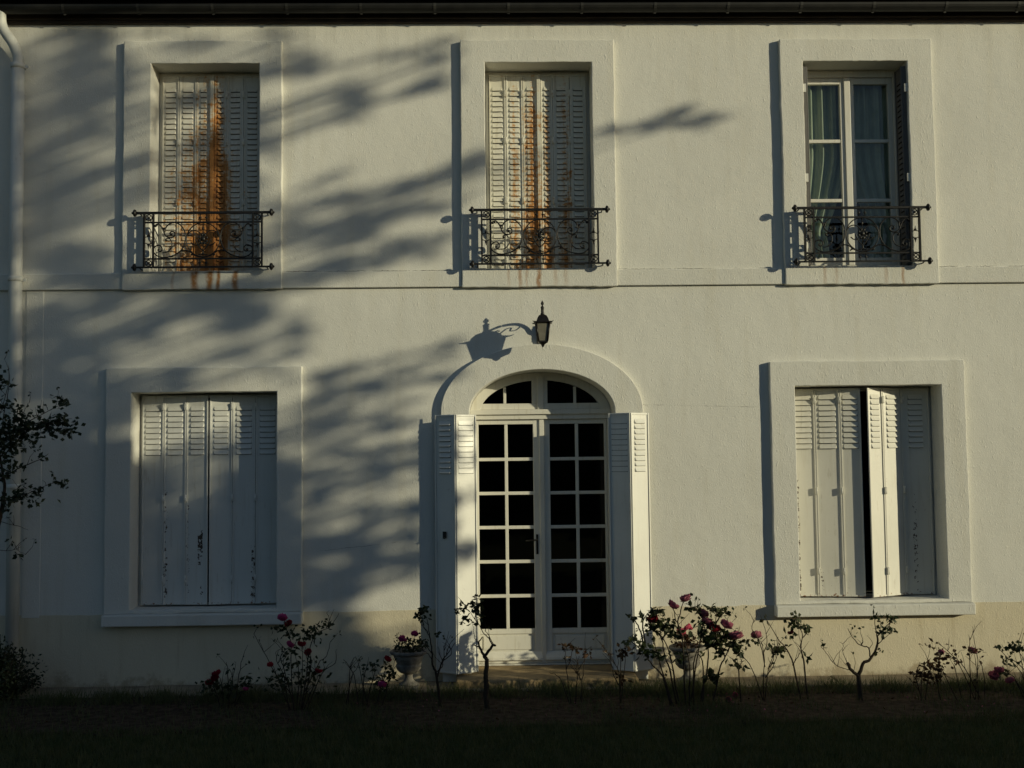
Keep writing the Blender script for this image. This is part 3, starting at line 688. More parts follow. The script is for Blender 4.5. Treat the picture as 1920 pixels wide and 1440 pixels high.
# ================================================================== downpipe
dp = empty('downpipe', (-4.155, -.105, 0)); tag(dp, 'pale grey rainwater downpipe with swan neck at the left end of the wall', 'downpipe')
MB().tube([(.02, 0, -.02), (.012, 0, 2.8), (0, 0, 3.55), (-.008, 0, 5.50)], .056, n=18).build('pipe', 'pipe', dp)
MB().tube(smooth([(-.008, 0, 5.49), (-.010, .0, 5.58), (-.05, -.015, 5.69), (-.12, -.03, 5.80), (-.15, -.035, 5.88), (-.155, -.035, 5.99)], 6), .046, n=16).build('swan_neck', 'pipe', dp)
for z, x in ((5.49, -.008), (3.575, 0.), (1.75, .014)):
    mb = MB(); mb.lathe([(.058, z-.022), (.064, z-.02), (.064, z+.02), (.058, z+.022)], x, 0, 18); mb.box(x+.058, x+.092, -.008, .008, z-.02, z+.004); mb.box(x-.012, x+.012, .05, .12, z-.008, z+.008); mb.build('collar', 'pipe', dp)

# ================================================================== plants
def bloom_mesh(mat, seed):
    r = random.Random(seed); mb = MB()
    for ring, (n, r0, tilt, L) in enumerate(((5, .10, .25, .75), (6, .22, .55, .85), (7, .30, 1.0, .80), (6, .30, 1.45, .70))):
        for k in range(n):
            t = 2*math.pi*(k+.5*(ring % 2))/n+r.uniform(-.2, .2); d = Vector((math.cos(t), math.sin(t), 0)); s_ = Vector((-math.sin(t), math.cos(t), 0)); base = len(mb.v)
            tl = tilt+r.uniform(-.15, .15)
            for j in range(4):
                u = j/3; out = d*(r0*.4+L*math.sin(tl)*u*.75+.10*math.sin(u*3.)); h = L*math.cos(tl*.8)*u*(1-.18*u); wd = .42*math.sin(math.pi*(.18+.62*u))*L
                for q_ in (-1, 0, 1): mb.v.append(tuple(out+s_*(q_*wd)+Vector((0, 0, h+(.05 if q_ else 0.)-.25))-d*(abs(q_)*.10*-1*(1 if tl < .7 else -.6))))
            for j in range(3):
                for q_ in range(2): a = base+3*j+q_; mb.f.append((a, a+1, a+4, a+3)); mb.sm.append(True)
    me = mb.mesh('bloom'); me.materials.append(M[mat]); return me
BL = {c: [bloom_mesh('petal_'+c, i+len(c)) for i in range(2)] for c in ('mauve', 'red', 'pink', 'magenta')}
def put_bloom(parent, p, size, c, r, lie=False):
    o = obj('bloom', BL[c][r.randrange(2)], None, parent); o.location = p; o.scale = (size*1.9,)*3
    o.rotation_euler = (r.uniform(-.6, .6)+(1.2 if lie else 0), r.uniform(-.6, .6), r.uniform(0, 6)); return o
def plant(name, label, cat, base, k, stems, blooms=(), leaves=(), twigs=0, seed=1, rad=.0045, leafmat='roseleaf', lsz=.034, group=None, depth=.10, autoleaf=0., stemmat='cane', thorny=True):
    """stems: lists of (dx, dz[, radius]) in units of k metres; leaves: (dx, dz, count, spread)"""
    r = random.Random(seed); root = empty(name, (base[0], base[1], 0)); tag(root, label, cat, group)
    lf = MB(); paths = []
    for st in stems:
        s0, s1 = r.uniform(-depth, depth)*.3, r.uniform(-depth, depth); n = len(st)
        if st[0][1] > 25 and paths:      # a side branch: start where its parent passes
            d0 = min((((p[0]-st[0][0]*k)**2+(p[2]-st[0][1]*k)**2), p[1]) for P in paths for p in P)[1]; s1 = d0+(s1-d0)*.6; s0 = d0
        P = [Vector((p[0]*k, s0+(s1-s0)*i/max(1, n-1), p[1]*k-(.03 if i == 0 and p[1] < 8 else 0))) for i, p in enumerate(st)]
        P = smooth(P, 4)
        P = [p+Vector((r.gauss(0, .0022), r.gauss(0, .0022), r.gauss(0, .002))) if 0 < i < len(P)-1 else p for i, p in enumerate(P)]
        ra = st[0][2] if len(st[0]) > 2 else rad; rb = st[-1][2] if len(st[-1]) > 2 else max(.0016, ra*.4)
        mb = MB(); mb.tube(P, ra, rb, 6)
        if thorny:
            for _ in range(int(len(P)*.5)): p = r.choice(P); mb.tube([p, p+Vector((r.uniform(-.012, .012), r.uniform(-.01, .01), r.uniform(.0, .01)))], .0016, .0003, 3)
        mb.build('stem', stemmat, root); paths.append(P)
        if autoleaf:
            for p in P[len(P)//3:]:
                for _ in range(int(autoleaf)+(1 if r.random() < autoleaf % 1 else 0)): lf.leaf(p+Vector((r.gauss(0, .018), r.gauss(0, .02), r.gauss(0, .016))), lsz*r.uniform(.6, 1.2), lsz*.62, r)
    for _ in range(int(twigs*1.7)):
        P = r.choice(paths); i = r.randrange(max(1, len(P)//4), len(P)); p = P[i]; L = r.uniform(.04, .15); a = r.uniform(-.9, .9); d = Vector((math.sin(a), r.uniform(-.4, .4), math.cos(a)))
        q_ = [p, p+d*L*.5+Vector((r.gauss(0, .006), 0, .004)), p+d*L]
        MB().tube(q_, .0024, .0011, 4).build('twig', stemmat, root)
        if r.random() < .35:
            for _k in range(3): lf.leaf(q_[2]+Vector((r.gauss(0, .012), r.gauss(0, .012), r.gauss(0, .01))), lsz*r.uniform(.6, 1.), lsz*.6, r)
    for (dx, dz, n, sp) in leaves:
        for _ in range(int(n*1.6)): lf.leaf((dx*k+r.gauss(0, sp*k), r.gauss(0, .03), dz*k+r.gauss(0, sp*k*.7)), lsz*1.3*r.uniform(.7, 1.25), lsz*.86, r)
    if lf.v: tag(lf.build('foliage', leafmat, root), kind='stuff')
    for (dx, dz, s_, c) in blooms: put_bloom(root, (dx*k, r.uniform(-depth, depth)*.5, dz*k), s_, c, r)
    return root
G = 'roses in the bed along the house'
def rose(label, base, k, stems, blooms=(), leaves=(), *a, **kw):
    d = 10+base[1]; f = (d-.40)/d; up = 4200*(1/(d-.40)-1/d)          # planted a little farther out from the wall
    stems = [[((p[0], 0) if i == 0 and p[1] < 8 else (p[0], p[1]+up))+tuple(p[2:]) for i, p in enumerate(s_)] for s_ in stems]
    return plant('rose_bush', label, 'rose bush', (base[0]*f, base[1]-.40), k*f, stems, [(x, z+up, s_, c_) for x, z, s_, c_ in blooms], [(x, z+up, n, sp) for x, z, n, sp in leaves], *a, group=G, **kw)
rose('low rose with deep red blooms, leftmost in the shaded bed', (-2.20, -.50), .00452, [[(15,0),(22,30),(25,60),(29,71)], [(5,0),(3,40),(1,63)], [(-5,0),(-10,20),(-17,36)], [(-8,0),(-22,12),(-32,20)], [(10,0),(30,8),(38,12)], [(0,0),(12,25),(10,48)]],
     [(-17,42,.032,'red'), (-20,34,.028,'red'), (-32,24,.030,'red'), (38,15,.020,'magenta')], [(-25,20,30,10), (10,14,34,14), (35,28,14,6)], 8, 1)
rose('tall bushy rose in front of the shaded lower left window, red and mauve blooms', (-1.605, -.60), .00448, [[(-5,0),(-10,50),(-12,100),(-20,125),(-25,140)], [(10,0),(20,60),(28,100),(40,118),(62,128),(78,152)], [(0,0),(-20,50),(-28,75),(-15,92),(0,96)], [(-10,10),(-40,50),(-58,85),(-77,118)],
     [(15,10),(40,60),(55,75),(62,100)], [(5,0),(10,50),(10,92)], [(8,0),(20,40),(23,76)], [(-10,0),(-35,35),(-45,58)], [(12,0),(35,25),(43,44)], [(0,0),(5,40),(-2,80)], [(-12,0),(-22,40),(-35,70),(-30,90)], [(18,0),(45,40),(70,60),(72,85)], [(10,0),(28,50),(30,85)], [(55,126),(60,135),(58,148)]],
     [(-25,146,.034,'magenta'), (-15,134,.028,'red'), (-12,96,.030,'magenta'), (10,97,.030,'red'), (23,83,.026,'red'), (-45,63,.022,'red'), (43,49,.026,'red')],
     [(-32,130,12,7), (-15,120,16,7), (26,118,34,10), (57,133,14,6), (-12,80,14,8), (0,40,50,24), (-30,30,30,14), (30,30,24,14)], 22, 2)
rose('thin twiggy rose between the bushy rose and the left urn', (-1.05, -.48), .00455, [[(-30,2),(-28,40),(-25,58)], [(-35,0),(-25,30),(-12,50)], [(0,0),(15,30),(20,52)], [(-10,0),(-20,35),(-40,62)], [(-5,0),(-2,30),(8,58)], [(20,0),(32,30),(40,56)], [(5,0),(-8,28),(-15,60)], [(22,0),(28,10),(32,14)], [(30,0),(45,25),(50,40)]],
     [(40,60,.028,'red'), (32,17,.030,'magenta')], [(40,50,6,4), (48,34,22,7), (-5,48,8,6), (20,48,10,5), (30,20,16,8)], 14, 3)
rose('bare forked rose standing beside the left door shutter', (-.42, -.50), .00452, [[(0,0,.012),(-7,35,.01),(-13,54,.009),(-15,81,.007),(-18,106,.004)], [(-18,106),(-23,115),(-36,130),(-38,140)], [(-18,104),(-20,122),(-24,140)], [(-6,30,.008),(2,55,.006),(11,70,.004),(28,93,.002)], [(2,55),(8,66),(6,88)], [(4,60),(20,72),(18,88)], [(-14,75),(-28,92),(-38,95)], [(-13,60),(-22,72),(-32,78)], [(10,68),(14,80),(22,95)], [(-8,40),(5,52),(-2,72)]],
     [], [(-31,143,16,6), (-28,155,9,4), (-38,144,8,3), (-36,94,8,4), (-8,105,3,3)], 10, 4)
rose('gnarled old rose stump before the left door leaf, one leafy shoot', (-.035, -.62), .00446, [[(0,0,.022),(-1,30,.02),(1,59,.02),(-4,71,.014)], [(-4,70,.013),(5,82,.012),(13,92,.012),(17,93,.008)], [(-4,70,.012),(-10,83,.010),(-14,95,.007),(-7,106,.003)], [(-10,85,.007),(-25,91,.003)], [(13,92,.005),(5,105,.004),(-6,117,.003),(-15,134,.003),(-30,155,.002)], [(14,92,.004),(6,110,.003),(-2,120,.002)], [(-13,95,.003),(-21,104,.002),(-23,120,.002),(-26,133,.001)], [(-30,155),(-38,160),(-52,152)], [(-20,140),(-18,158),(-15,178)], [(-30,152),(-40,140),(-50,136)]],
     [], [(-48,157,9,4), (-42,139,11,4), (-16,162,18,5), (-14,180,6,3), (-10,145,6,3), (-33,165,5,3), (-25,133,3,1.5)], 4, 5, lsz=.038)
rose('small three-stemmed rose in front of the right door leaf', (.71, -.52), .00452, [[(-8,0),(-15,27),(-18,62),(-15,82)], [(8,0),(12,20),(17,48),(20,70)], [(-2,0),(3,35),(4,55)], [(-10,5),(-30,25),(-48,34)], [(-16,40),(-8,58),(-4,80)], [(10,20),(2,40),(8,62)]],
     [], [(-17,82,10,4), (-4,80,8,4), (22,69,9,4)], 8, 6, leafmat='redleaf')
rose('small sparse rose at the foot of the right door shutter', (1.08, -.52), .00452, [[(0,0),(-3,35),(-15,60),(-30,80)], [(0,0),(3,50),(5,66)], [(0,5),(10,40),(12,85)], [(-2,10),(-12,30),(-14,45)]], [], [(4,68,16,6), (12,80,5,3), (2,20,10,5)], 7, 7, leafmat='redleaf')
rose('largest rose bush, many mauve and crimson blooms hiding the right urn', (1.635, -.62), .00447, [[(-34,0),(-46,27),(-69,54),(-76,71),(-95,85),(-107,97)], [(-21,0),(-32,36),(-41,68),(-44,94),(-57,112),(-63,129)], [(-18,0),(-29,56),(-38,88),(-49,106)], [(-6,0),(-9,60),(-12,103),(-23,137),(-28,155)], [(-12,103),(-18,125),(-10,150),(-5,165)],
     [(20,0),(35,33),(40,71),(38,95),(31,136)], [(38,90),(44,105),(50,112)], [(43,0),(58,38),(70,64),(80,85),(88,95)], [(70,64),(60,85),(52,110),(54,150)], [(-76,71),(-85,110),(-95,130),(-103,137)], [(-76,88),(-80,125),(-76,142)], [(60,90),(68,105),(70,120)], [(0,0),(3,50),(-5,90)], [(10,0),(8,55),(20,95)], [(5,0),(18,60),(28,110)], [(-28,0),(-48,40),(-55,75),(-60,95)], [(-44,94),(-30,115),(-22,125)], [(30,135),(20,150),(10,158)], [(25,0),(30,45),(22,70)], [(52,115),(62,140),(70,148)]],
     [(-62,135,.036,'red'), (-28,161,.040,'mauve'), (-4,173,.038,'mauve'), (31,142,.042,'mauve'), (37,128,.042,'mauve'), (50,116,.042,'red'), (70,124,.044,'mauve'), (87,99,.052,'mauve'), (93,103,.036,'mauve')],
     [(-105,137,5,3), (-78,140,9,4), (-100,92,16,7), (-52,148,18,7), (-60,118,26,9), (-35,120,20,10), (-22,108,12,7), (8,155,9,4), (38,100,60,14), (28,128,16,6), (58,92,30,11), (54,150,14,6), (70,145,10,5), (70,104,16,6), (88,84,24,8), (104,90,5,3), (98,72,6,3), (-75,75,24,8), (-48,70,10,7), (-10,70,14,9), (44,30,26,6), (-46,125,14,6), (24,150,6,3), (60,70,14,7), (-88,80,8,5)], 26, 8, rad=.0075, lsz=.042, depth=.14)
rose('short single-stemmed rose just right of the largest bush', (2.085, -.55), .0045, [[(0,0,.006),(-3,35,.005),(-8,48,.003),(-10,56,.002)], [(-4,36),(2,50),(4,58)]], [], [(-6,48,12,4), (0,40,6,4)], 2, 9)
rose('slender rose with one mauve bloom left of the lower right window', (2.29, -.50), .00452, [[(0,0),(2,50),(-1,80),(-7,90)], [(0,5),(10,40),(25,70),(28,95)], [(0,0),(-20,35),(-38,62),(-48,88)], [(2,40),(-5,80),(-20,110),(-15,125)], [(8,36),(18,55),(14,80)], [(1,60),(8,85),(4,112)], [(3,20),(20,40),(30,62)]], [(-9,95,.038,'mauve')], [(-9,88,10,4), (22,66,14,6), (28,72,6,4), (-48,88,3,1.5)], 10, 10)
rose('two tall upright rose canes under the left end of the lower right sill', (2.645, -.48), .00452, [[(-8,0,.008),(-20,40,.006),(-31,68,.005),(-49,92,.003),(-73,133,.002)], [(5,0,.008),(-3,49,.006),(-8,76,.005),(-4,95,.003),(-14,122,.002),(-16,135,.001)], [(-22,40),(-10,55),(-6,68)], [(-31,68),(-42,72),(-50,70)], [(-2,52),(-6,64),(-4,80)], [(-4,92),(4,98),(10,96)]],
     [(-22,99,.022,'red')], [(-16,117,18,7), (4,106,14,5), (-22,96,6,3), (-46,70,12,6), (-70,128,3,2), (-16,134,4,2), (2,56,4,2)], 5, 11, lsz=.040)
rose('bare gnarled rose with a thick forked trunk below the lower right window', (3.09, -.55), .00448, [[(0,0,.024),(0,22,.018)], [(0,21,.013),(-10,28,.013),(-17,36,.012),(-23,47,.013)], [(-20,33,.003),(-45,43,.003),(-59,63,.002),(-70,77,.002)], [(-23,47,.003),(-30,68,.002),(-28,82,.001)], [(0,21,.016),(10,43,.014),(24,52,.014),(38,77,.010),(38,95,.007)], [(38,92,.006),(51,105,.005),(63,118,.003),(72,122,.002)], [(24,54,.006),(21,73,.005),(5,77,.004),(-8,92,.003),(-17,109,.002)], [(22,70,.003),(28,82,.002),(18,95,.001)], [(38,92,.005),(36,110,.003),(36,132,.002)], [(36,75,.005),(44,85,.004),(46,92,.002)], [(8,78),(6,90)], [(52,105),(58,112),(66,130)]],
     [], [(36,131,10,4), (58,131,9,5), (44,100,12,4), (62,103,5,2.5), (71,121,4,2.5), (52,112,6,3), (36,66,4,3), (-70,77,2,1)], 12, 12, rad=.006)
rose('spreading rose with small dark blooms near the right edge of the bed', (3.845, -.60), .00447, [[(-60,0),(-55,25),(-40,50)], [(-50,0),(-40,30),(-25,35)], [(56,0),(25,35),(-10,70),(-30,85)], [(43,0),(15,40),(-15,70)], [(35,0),(32,70),(30,95)], [(42,0),(46,30),(42,62)], [(-55,0),(-62,20),(-52,44)], [(20,0),(5,30),(-2,45)], [(48,0),(50,50),(44,98)], [(60,0),(62,30),(60,45)], [(-20,0),(-30,20),(-28,40)], [(10,0),(-12,25),(-22,60)]],
     [(42,66,.032,'mauve'), (-18,65,.022,'mauve')], [(-56,24,34,8), (-42,44,16,6), (-32,18,24,8), (-14,60,18,7), (-30,78,8,4), (8,54,12,8), (34,70,8,5), (-25,36,14,6), (52,68,6,4)], 20, 13, leafmat='redleaf')
rose('rose at the right end of the bed with three drooping purple blooms', (4.50, -.60), .00445, [[(0,0),(-15,25),(-45,60),(-57,75)], [(0,10),(-10,50),(-25,75)], [(-5,0),(-35,20),(-55,32)], [(-10,0),(-25,12),(-37,12)], [(0,0),(-8,40),(-10,78)], [(0,20),(-22,45),(-40,50)]],
     [(-61,32,.034,'mauve'), (-67,20,.036,'mauve'), (-37,11,.032,'mauve')], [(-26,74,24,8), (-52,72,8,5), (-10,70,10,6), (-38,48,10,6), (-48,24,10,5)], 8, 14)

# urns with pelargoniums
def urn(x, y, label, plabel, seed):
    r = random.Random(seed); u = empty('garden_urn', (x, y, 0)); tag(u, label, 'urn', 'stone urns beside the doors')
    mb = MB(); mb.box(-.085, .085, -.085, .085, .0, .03); mb.lathe([(.082, .03), (.085, .04), (.06, .052), (.038, .075), (.032, .10), (.036, .118), (.048, .125)], 0, 0, 20); mb.build('foot', 'urn', u, bevel=.004)
    mb = MB(); mb.lathe([(.045, .122), (.075, .135), (.098, .16), (.106, .19), (.108, .20), (.100, .206), (.104, .214), (.118, .25), (.138, .29), (.125, .29), (.11, .27)], 0, 0, 32, (.125, .195, .035)); mb.build('bowl', 'urn', u)
    mb = MB(); mb.lathe([(.137, .284), (.152, .29), (.160, .302), (.158, .315), (.148, .322), (.135, .318), (.125, .30), (.02, .298)], 0, 0, 32); mb.build('rim', 'urn', u)
    p = empty('pelargonium', (x, y, .298)); tag(p, plabel, 'flower', 'flowers in the urns')
    lf = MB()
    for _ in range(150):
        a = r.uniform(0, 6.28); q_ = r.uniform(0, .13); lf.leaf((q_*math.cos(a)*1.0, q_*math.sin(a), r.uniform(.0, .10)*(1.2-q_*4)+.01), r.uniform(.02, .04), .028, r)
    for _ in range(60): lf.leaf((r.gauss(-.085, .018), r.gauss(0, .02), r.uniform(.03, .17)), .018, .013, r)
    tag(lf.build('foliage', 'redleaf' if seed == 2 else 'roseleaf', p), kind='stuff')
    return p, r
pu, r_ = urn(-.700, -.27, 'stone urn on a pedestal foot left of the doors, partly in shade', 'magenta flowers growing in the left urn', 1)
for st in ([(-.05, 0, 0), (-.062, .01, .08), (-.05, .0, .125)], [(.04, 0, 0), (.045, 0, .10), (.052, 0, .155)], [(-.08, 0, .02), (-.095, 0, .12), (-.10, 0, .165)]): MB().tube(st, .003, .002, 5).build('stem', 'cane', pu)
for (x_, z_, s_) in ((-.055, .125, .026), (-.035, .108, .022), (-.06, .105, .018), (.050, .163, .024), (.068, .155, .018)): put_bloom(pu, (x_, -.02, z_), s_, 'magenta', r_)
pu, r_ = urn(1.695, -.27, 'stone urn right of the doors, half hidden behind the largest rose bush', 'bright pink flowers growing in the right urn', 2)
for st in ([(-.03, 0, 0), (-.04, 0, .09), (-.045, .0, .13)], [(.0, 0, 0), (.01, 0, .10), (.02, 0, .16)]): MB().tube(st, .003, .002, 5).build('stem', 'cane', pu)
for (x_, z_, s_) in ((-.05, .135, .036), (-.035, .115, .030), (.015, .175, .030), (.0, .165, .024), (.03, .165, .022)): put_bloom(pu, (x_, .02, z_), s_, 'pink', r_)

# spent roses on the soil
for k, (x_, y_, lab) in enumerate(((1.90, -.95, 'fallen pink rose on the soil below the largest bush, the nearer one'), (1.985, -.80, 'fallen pink rose on the soil below the largest bush, the farther one'))):
    o = put_bloom(None, (x_, y_, .012), .020, 'mauve', random.Random(k+5), True); o.name = 'fallen_rose'; tag(o, lab, 'rose')

# small leafy tree reaching in from the left, and the low evergreen under it
plant('small_tree', 'small dark leafy tree reaching in at the left edge before the downpipe', 'tree', (-4.06, -1.0), .00428,
 [[(0,0,.03),(14,150,.026),(28,270,.02),(36,330,.016),(44,380,.013),(44,420,.011),(30,480,.009),(22,560,.005)], [(36,428,.006),(67,447,.004),(100,461,.003),(122,475,.002)], [(44,392,.005),(80,397,.004),(108,406,.003),(158,424,.0015)], [(38,470,.006),(80,510,.004),(120,525,.003),(168,512,.0015)], [(34,470,.006),(70,525,.004),(110,550,.003),(152,572,.0015)], [(30,490,.005),(42,560,.003),(52,620,.002),(44,652,.001)], [(32,480,.005),(90,530,.003),(165,540,.0015)],
  [(36,460,.004),(60,500,.003),(130,518,.002),(160,500,.001)], [(40,350,.003),(70,340,.002),(85,332,.001)], [(32,300,.003),(60,296,.002),(78,302,.001)], [(70,298,.002),(73,285,.001)], [(40,405,.003),(60,370,.002),(72,385,.001)], [(24,540,.004),(48,600,.002),(56,640,.001)], [(20,520,.004),(0,600,.003),(20,650,.002)], [(44,400,.004),(30,370,.002),(24,330,.001)], [(60,515,.003),(85,560,.002),(100,570,.001)]],
 [], [(122,530,66,22), (80,520,150,26), (45,500,130,24), (45,560,46,18), (150,570,18,9), (165,515,22,9), (155,535,22,9), (50,600,12,8), (100,400,36,16), (150,420,14,7), (75,395,26,9), (35,440,40,16), (30,380,30,16), (70,450,12,8), (115,465,5,3), (74,286,6,4), (60,318,3,2), (40,625,10,8), (15,520,50,24), (15,620,12,8)], 24, 21, leafmat='darkleaf', lsz=.038, depth=.35, thorny=False, stemmat='bark')
ev = empty('evergreen_shrub', (-4.14, -.42, 0)); tag(ev, 'low dark evergreen shrub at the foot of the downpipe', 'shrub')
r_ = random.Random(31); lf = MB(); sb = MB()
for _ in range(95):
    a = r_.uniform(0, 6.28); e_ = r_.uniform(.2, 1.5); L = r_.uniform(.32, .62)*(1-.15*math.cos(a)); d = Vector((math.cos(a)*math.cos(e_)*.85, math.sin(a)*math.cos(e_)*.75, math.sin(e_)*.86))
    sb.tube([(0, 0, .0), tuple(d*L*.5), tuple(d*L)], .006, .002, 5)
    for _k in range(46): t = r_.uniform(.35, 1.05); lf.leaf(d*L*t+Vector((r_.gauss(0, .026),)*1+(r_.gauss(0, .026), r_.gauss(0, .026))), r_.uniform(.02, .045), .018, r_)
sb.build('stem', 'bark', ev); tag(lf.build('foliage', 'darkleaf', ev), kind='stuff')

# ================================================================== grass
def blades(name, label, n, area, hmin, hmax, seed, mat='grass', dens=None):
    r = random.Random(seed); mb = MB(); x0, x1, y0, y1 = area
    while len(mb.f) < n:
        x, y = r.uniform(x0, x1), r.uniform(y0, y1)
        if dens and r.random() > dens(x, y): continue
        h = r.uniform(hmin, hmax); a = r.uniform(0, 6.28); wd = .0022+.002*r.random(); lx, ly = r.gauss(0, h*.45), r.gauss(0, h*.45); i = len(mb.v); c_, s_ = math.cos(a)*wd, math.sin(a)*wd
        mb.v += [(x-c_, y-s_, -.02), (x+c_, y+s_, -.02), (x+lx, y+ly, h)]; mb.f.append((i, i+1, i+2)); mb.sm.append(False)
    tag(mb.build(name, mat), label, 'grass', kind='stuff')
patch = lambda x, y: .35+.65*(.5+.5*math.sin(x*1.7+2*math.sin(y*1.3)))*(.6+.4*math.sin(x*5.1+y*3))
blades('lawn_grass', 'short dark lawn in front of the flower bed', 60000, (-4.6, 4.8, -3.6, -1.58), .02, .055, 1)
blades('edging_grass', 'ragged grass growing along the edge of the paving', 13000, (-4.8, 5.0, -.72, -.38), .02, .115, 2, dens=lambda x, y: patch(x, y)*(.25+.75*(.5+.5*math.sin(x*9.3+3*math.sin(x*2.1)))))
blades('bed_weeds', 'sparse weeds and grass between the roses', 12000, (-4.8, 5.0, -1.66, -.6), .015, .07, 3, dens=lambda x, y: patch(x*1.3, y)**3)
r_ = random.Random(8); mb = MB()
for _ in range(260): mb.leaf((r_.uniform(-4.5, 4.8), r_.uniform(-1.7, -.45), r_.uniform(.0, .012)), r_.uniform(.015, .04), .018, r_)
tag(mb.build('fallen_leaves', 'redleaf'), 'brown fallen leaves scattered over the bed', 'leaves', kind='stuff')
r_ = random.Random(9); mb = MB()
for _ in range(46): mb.leaf((r_.choice((1.9, 2.3, .3, -.8, 3.4))+r_.gauss(0, .35), r_.uniform(-1.5, -.5), r_.uniform(.0, .012)), r_.uniform(.012, .022), .016, r_)
tag(mb.build('fallen_petals', 'petal_mauve'), 'pale fallen petals scattered over the soil', 'petals', kind='stuff')

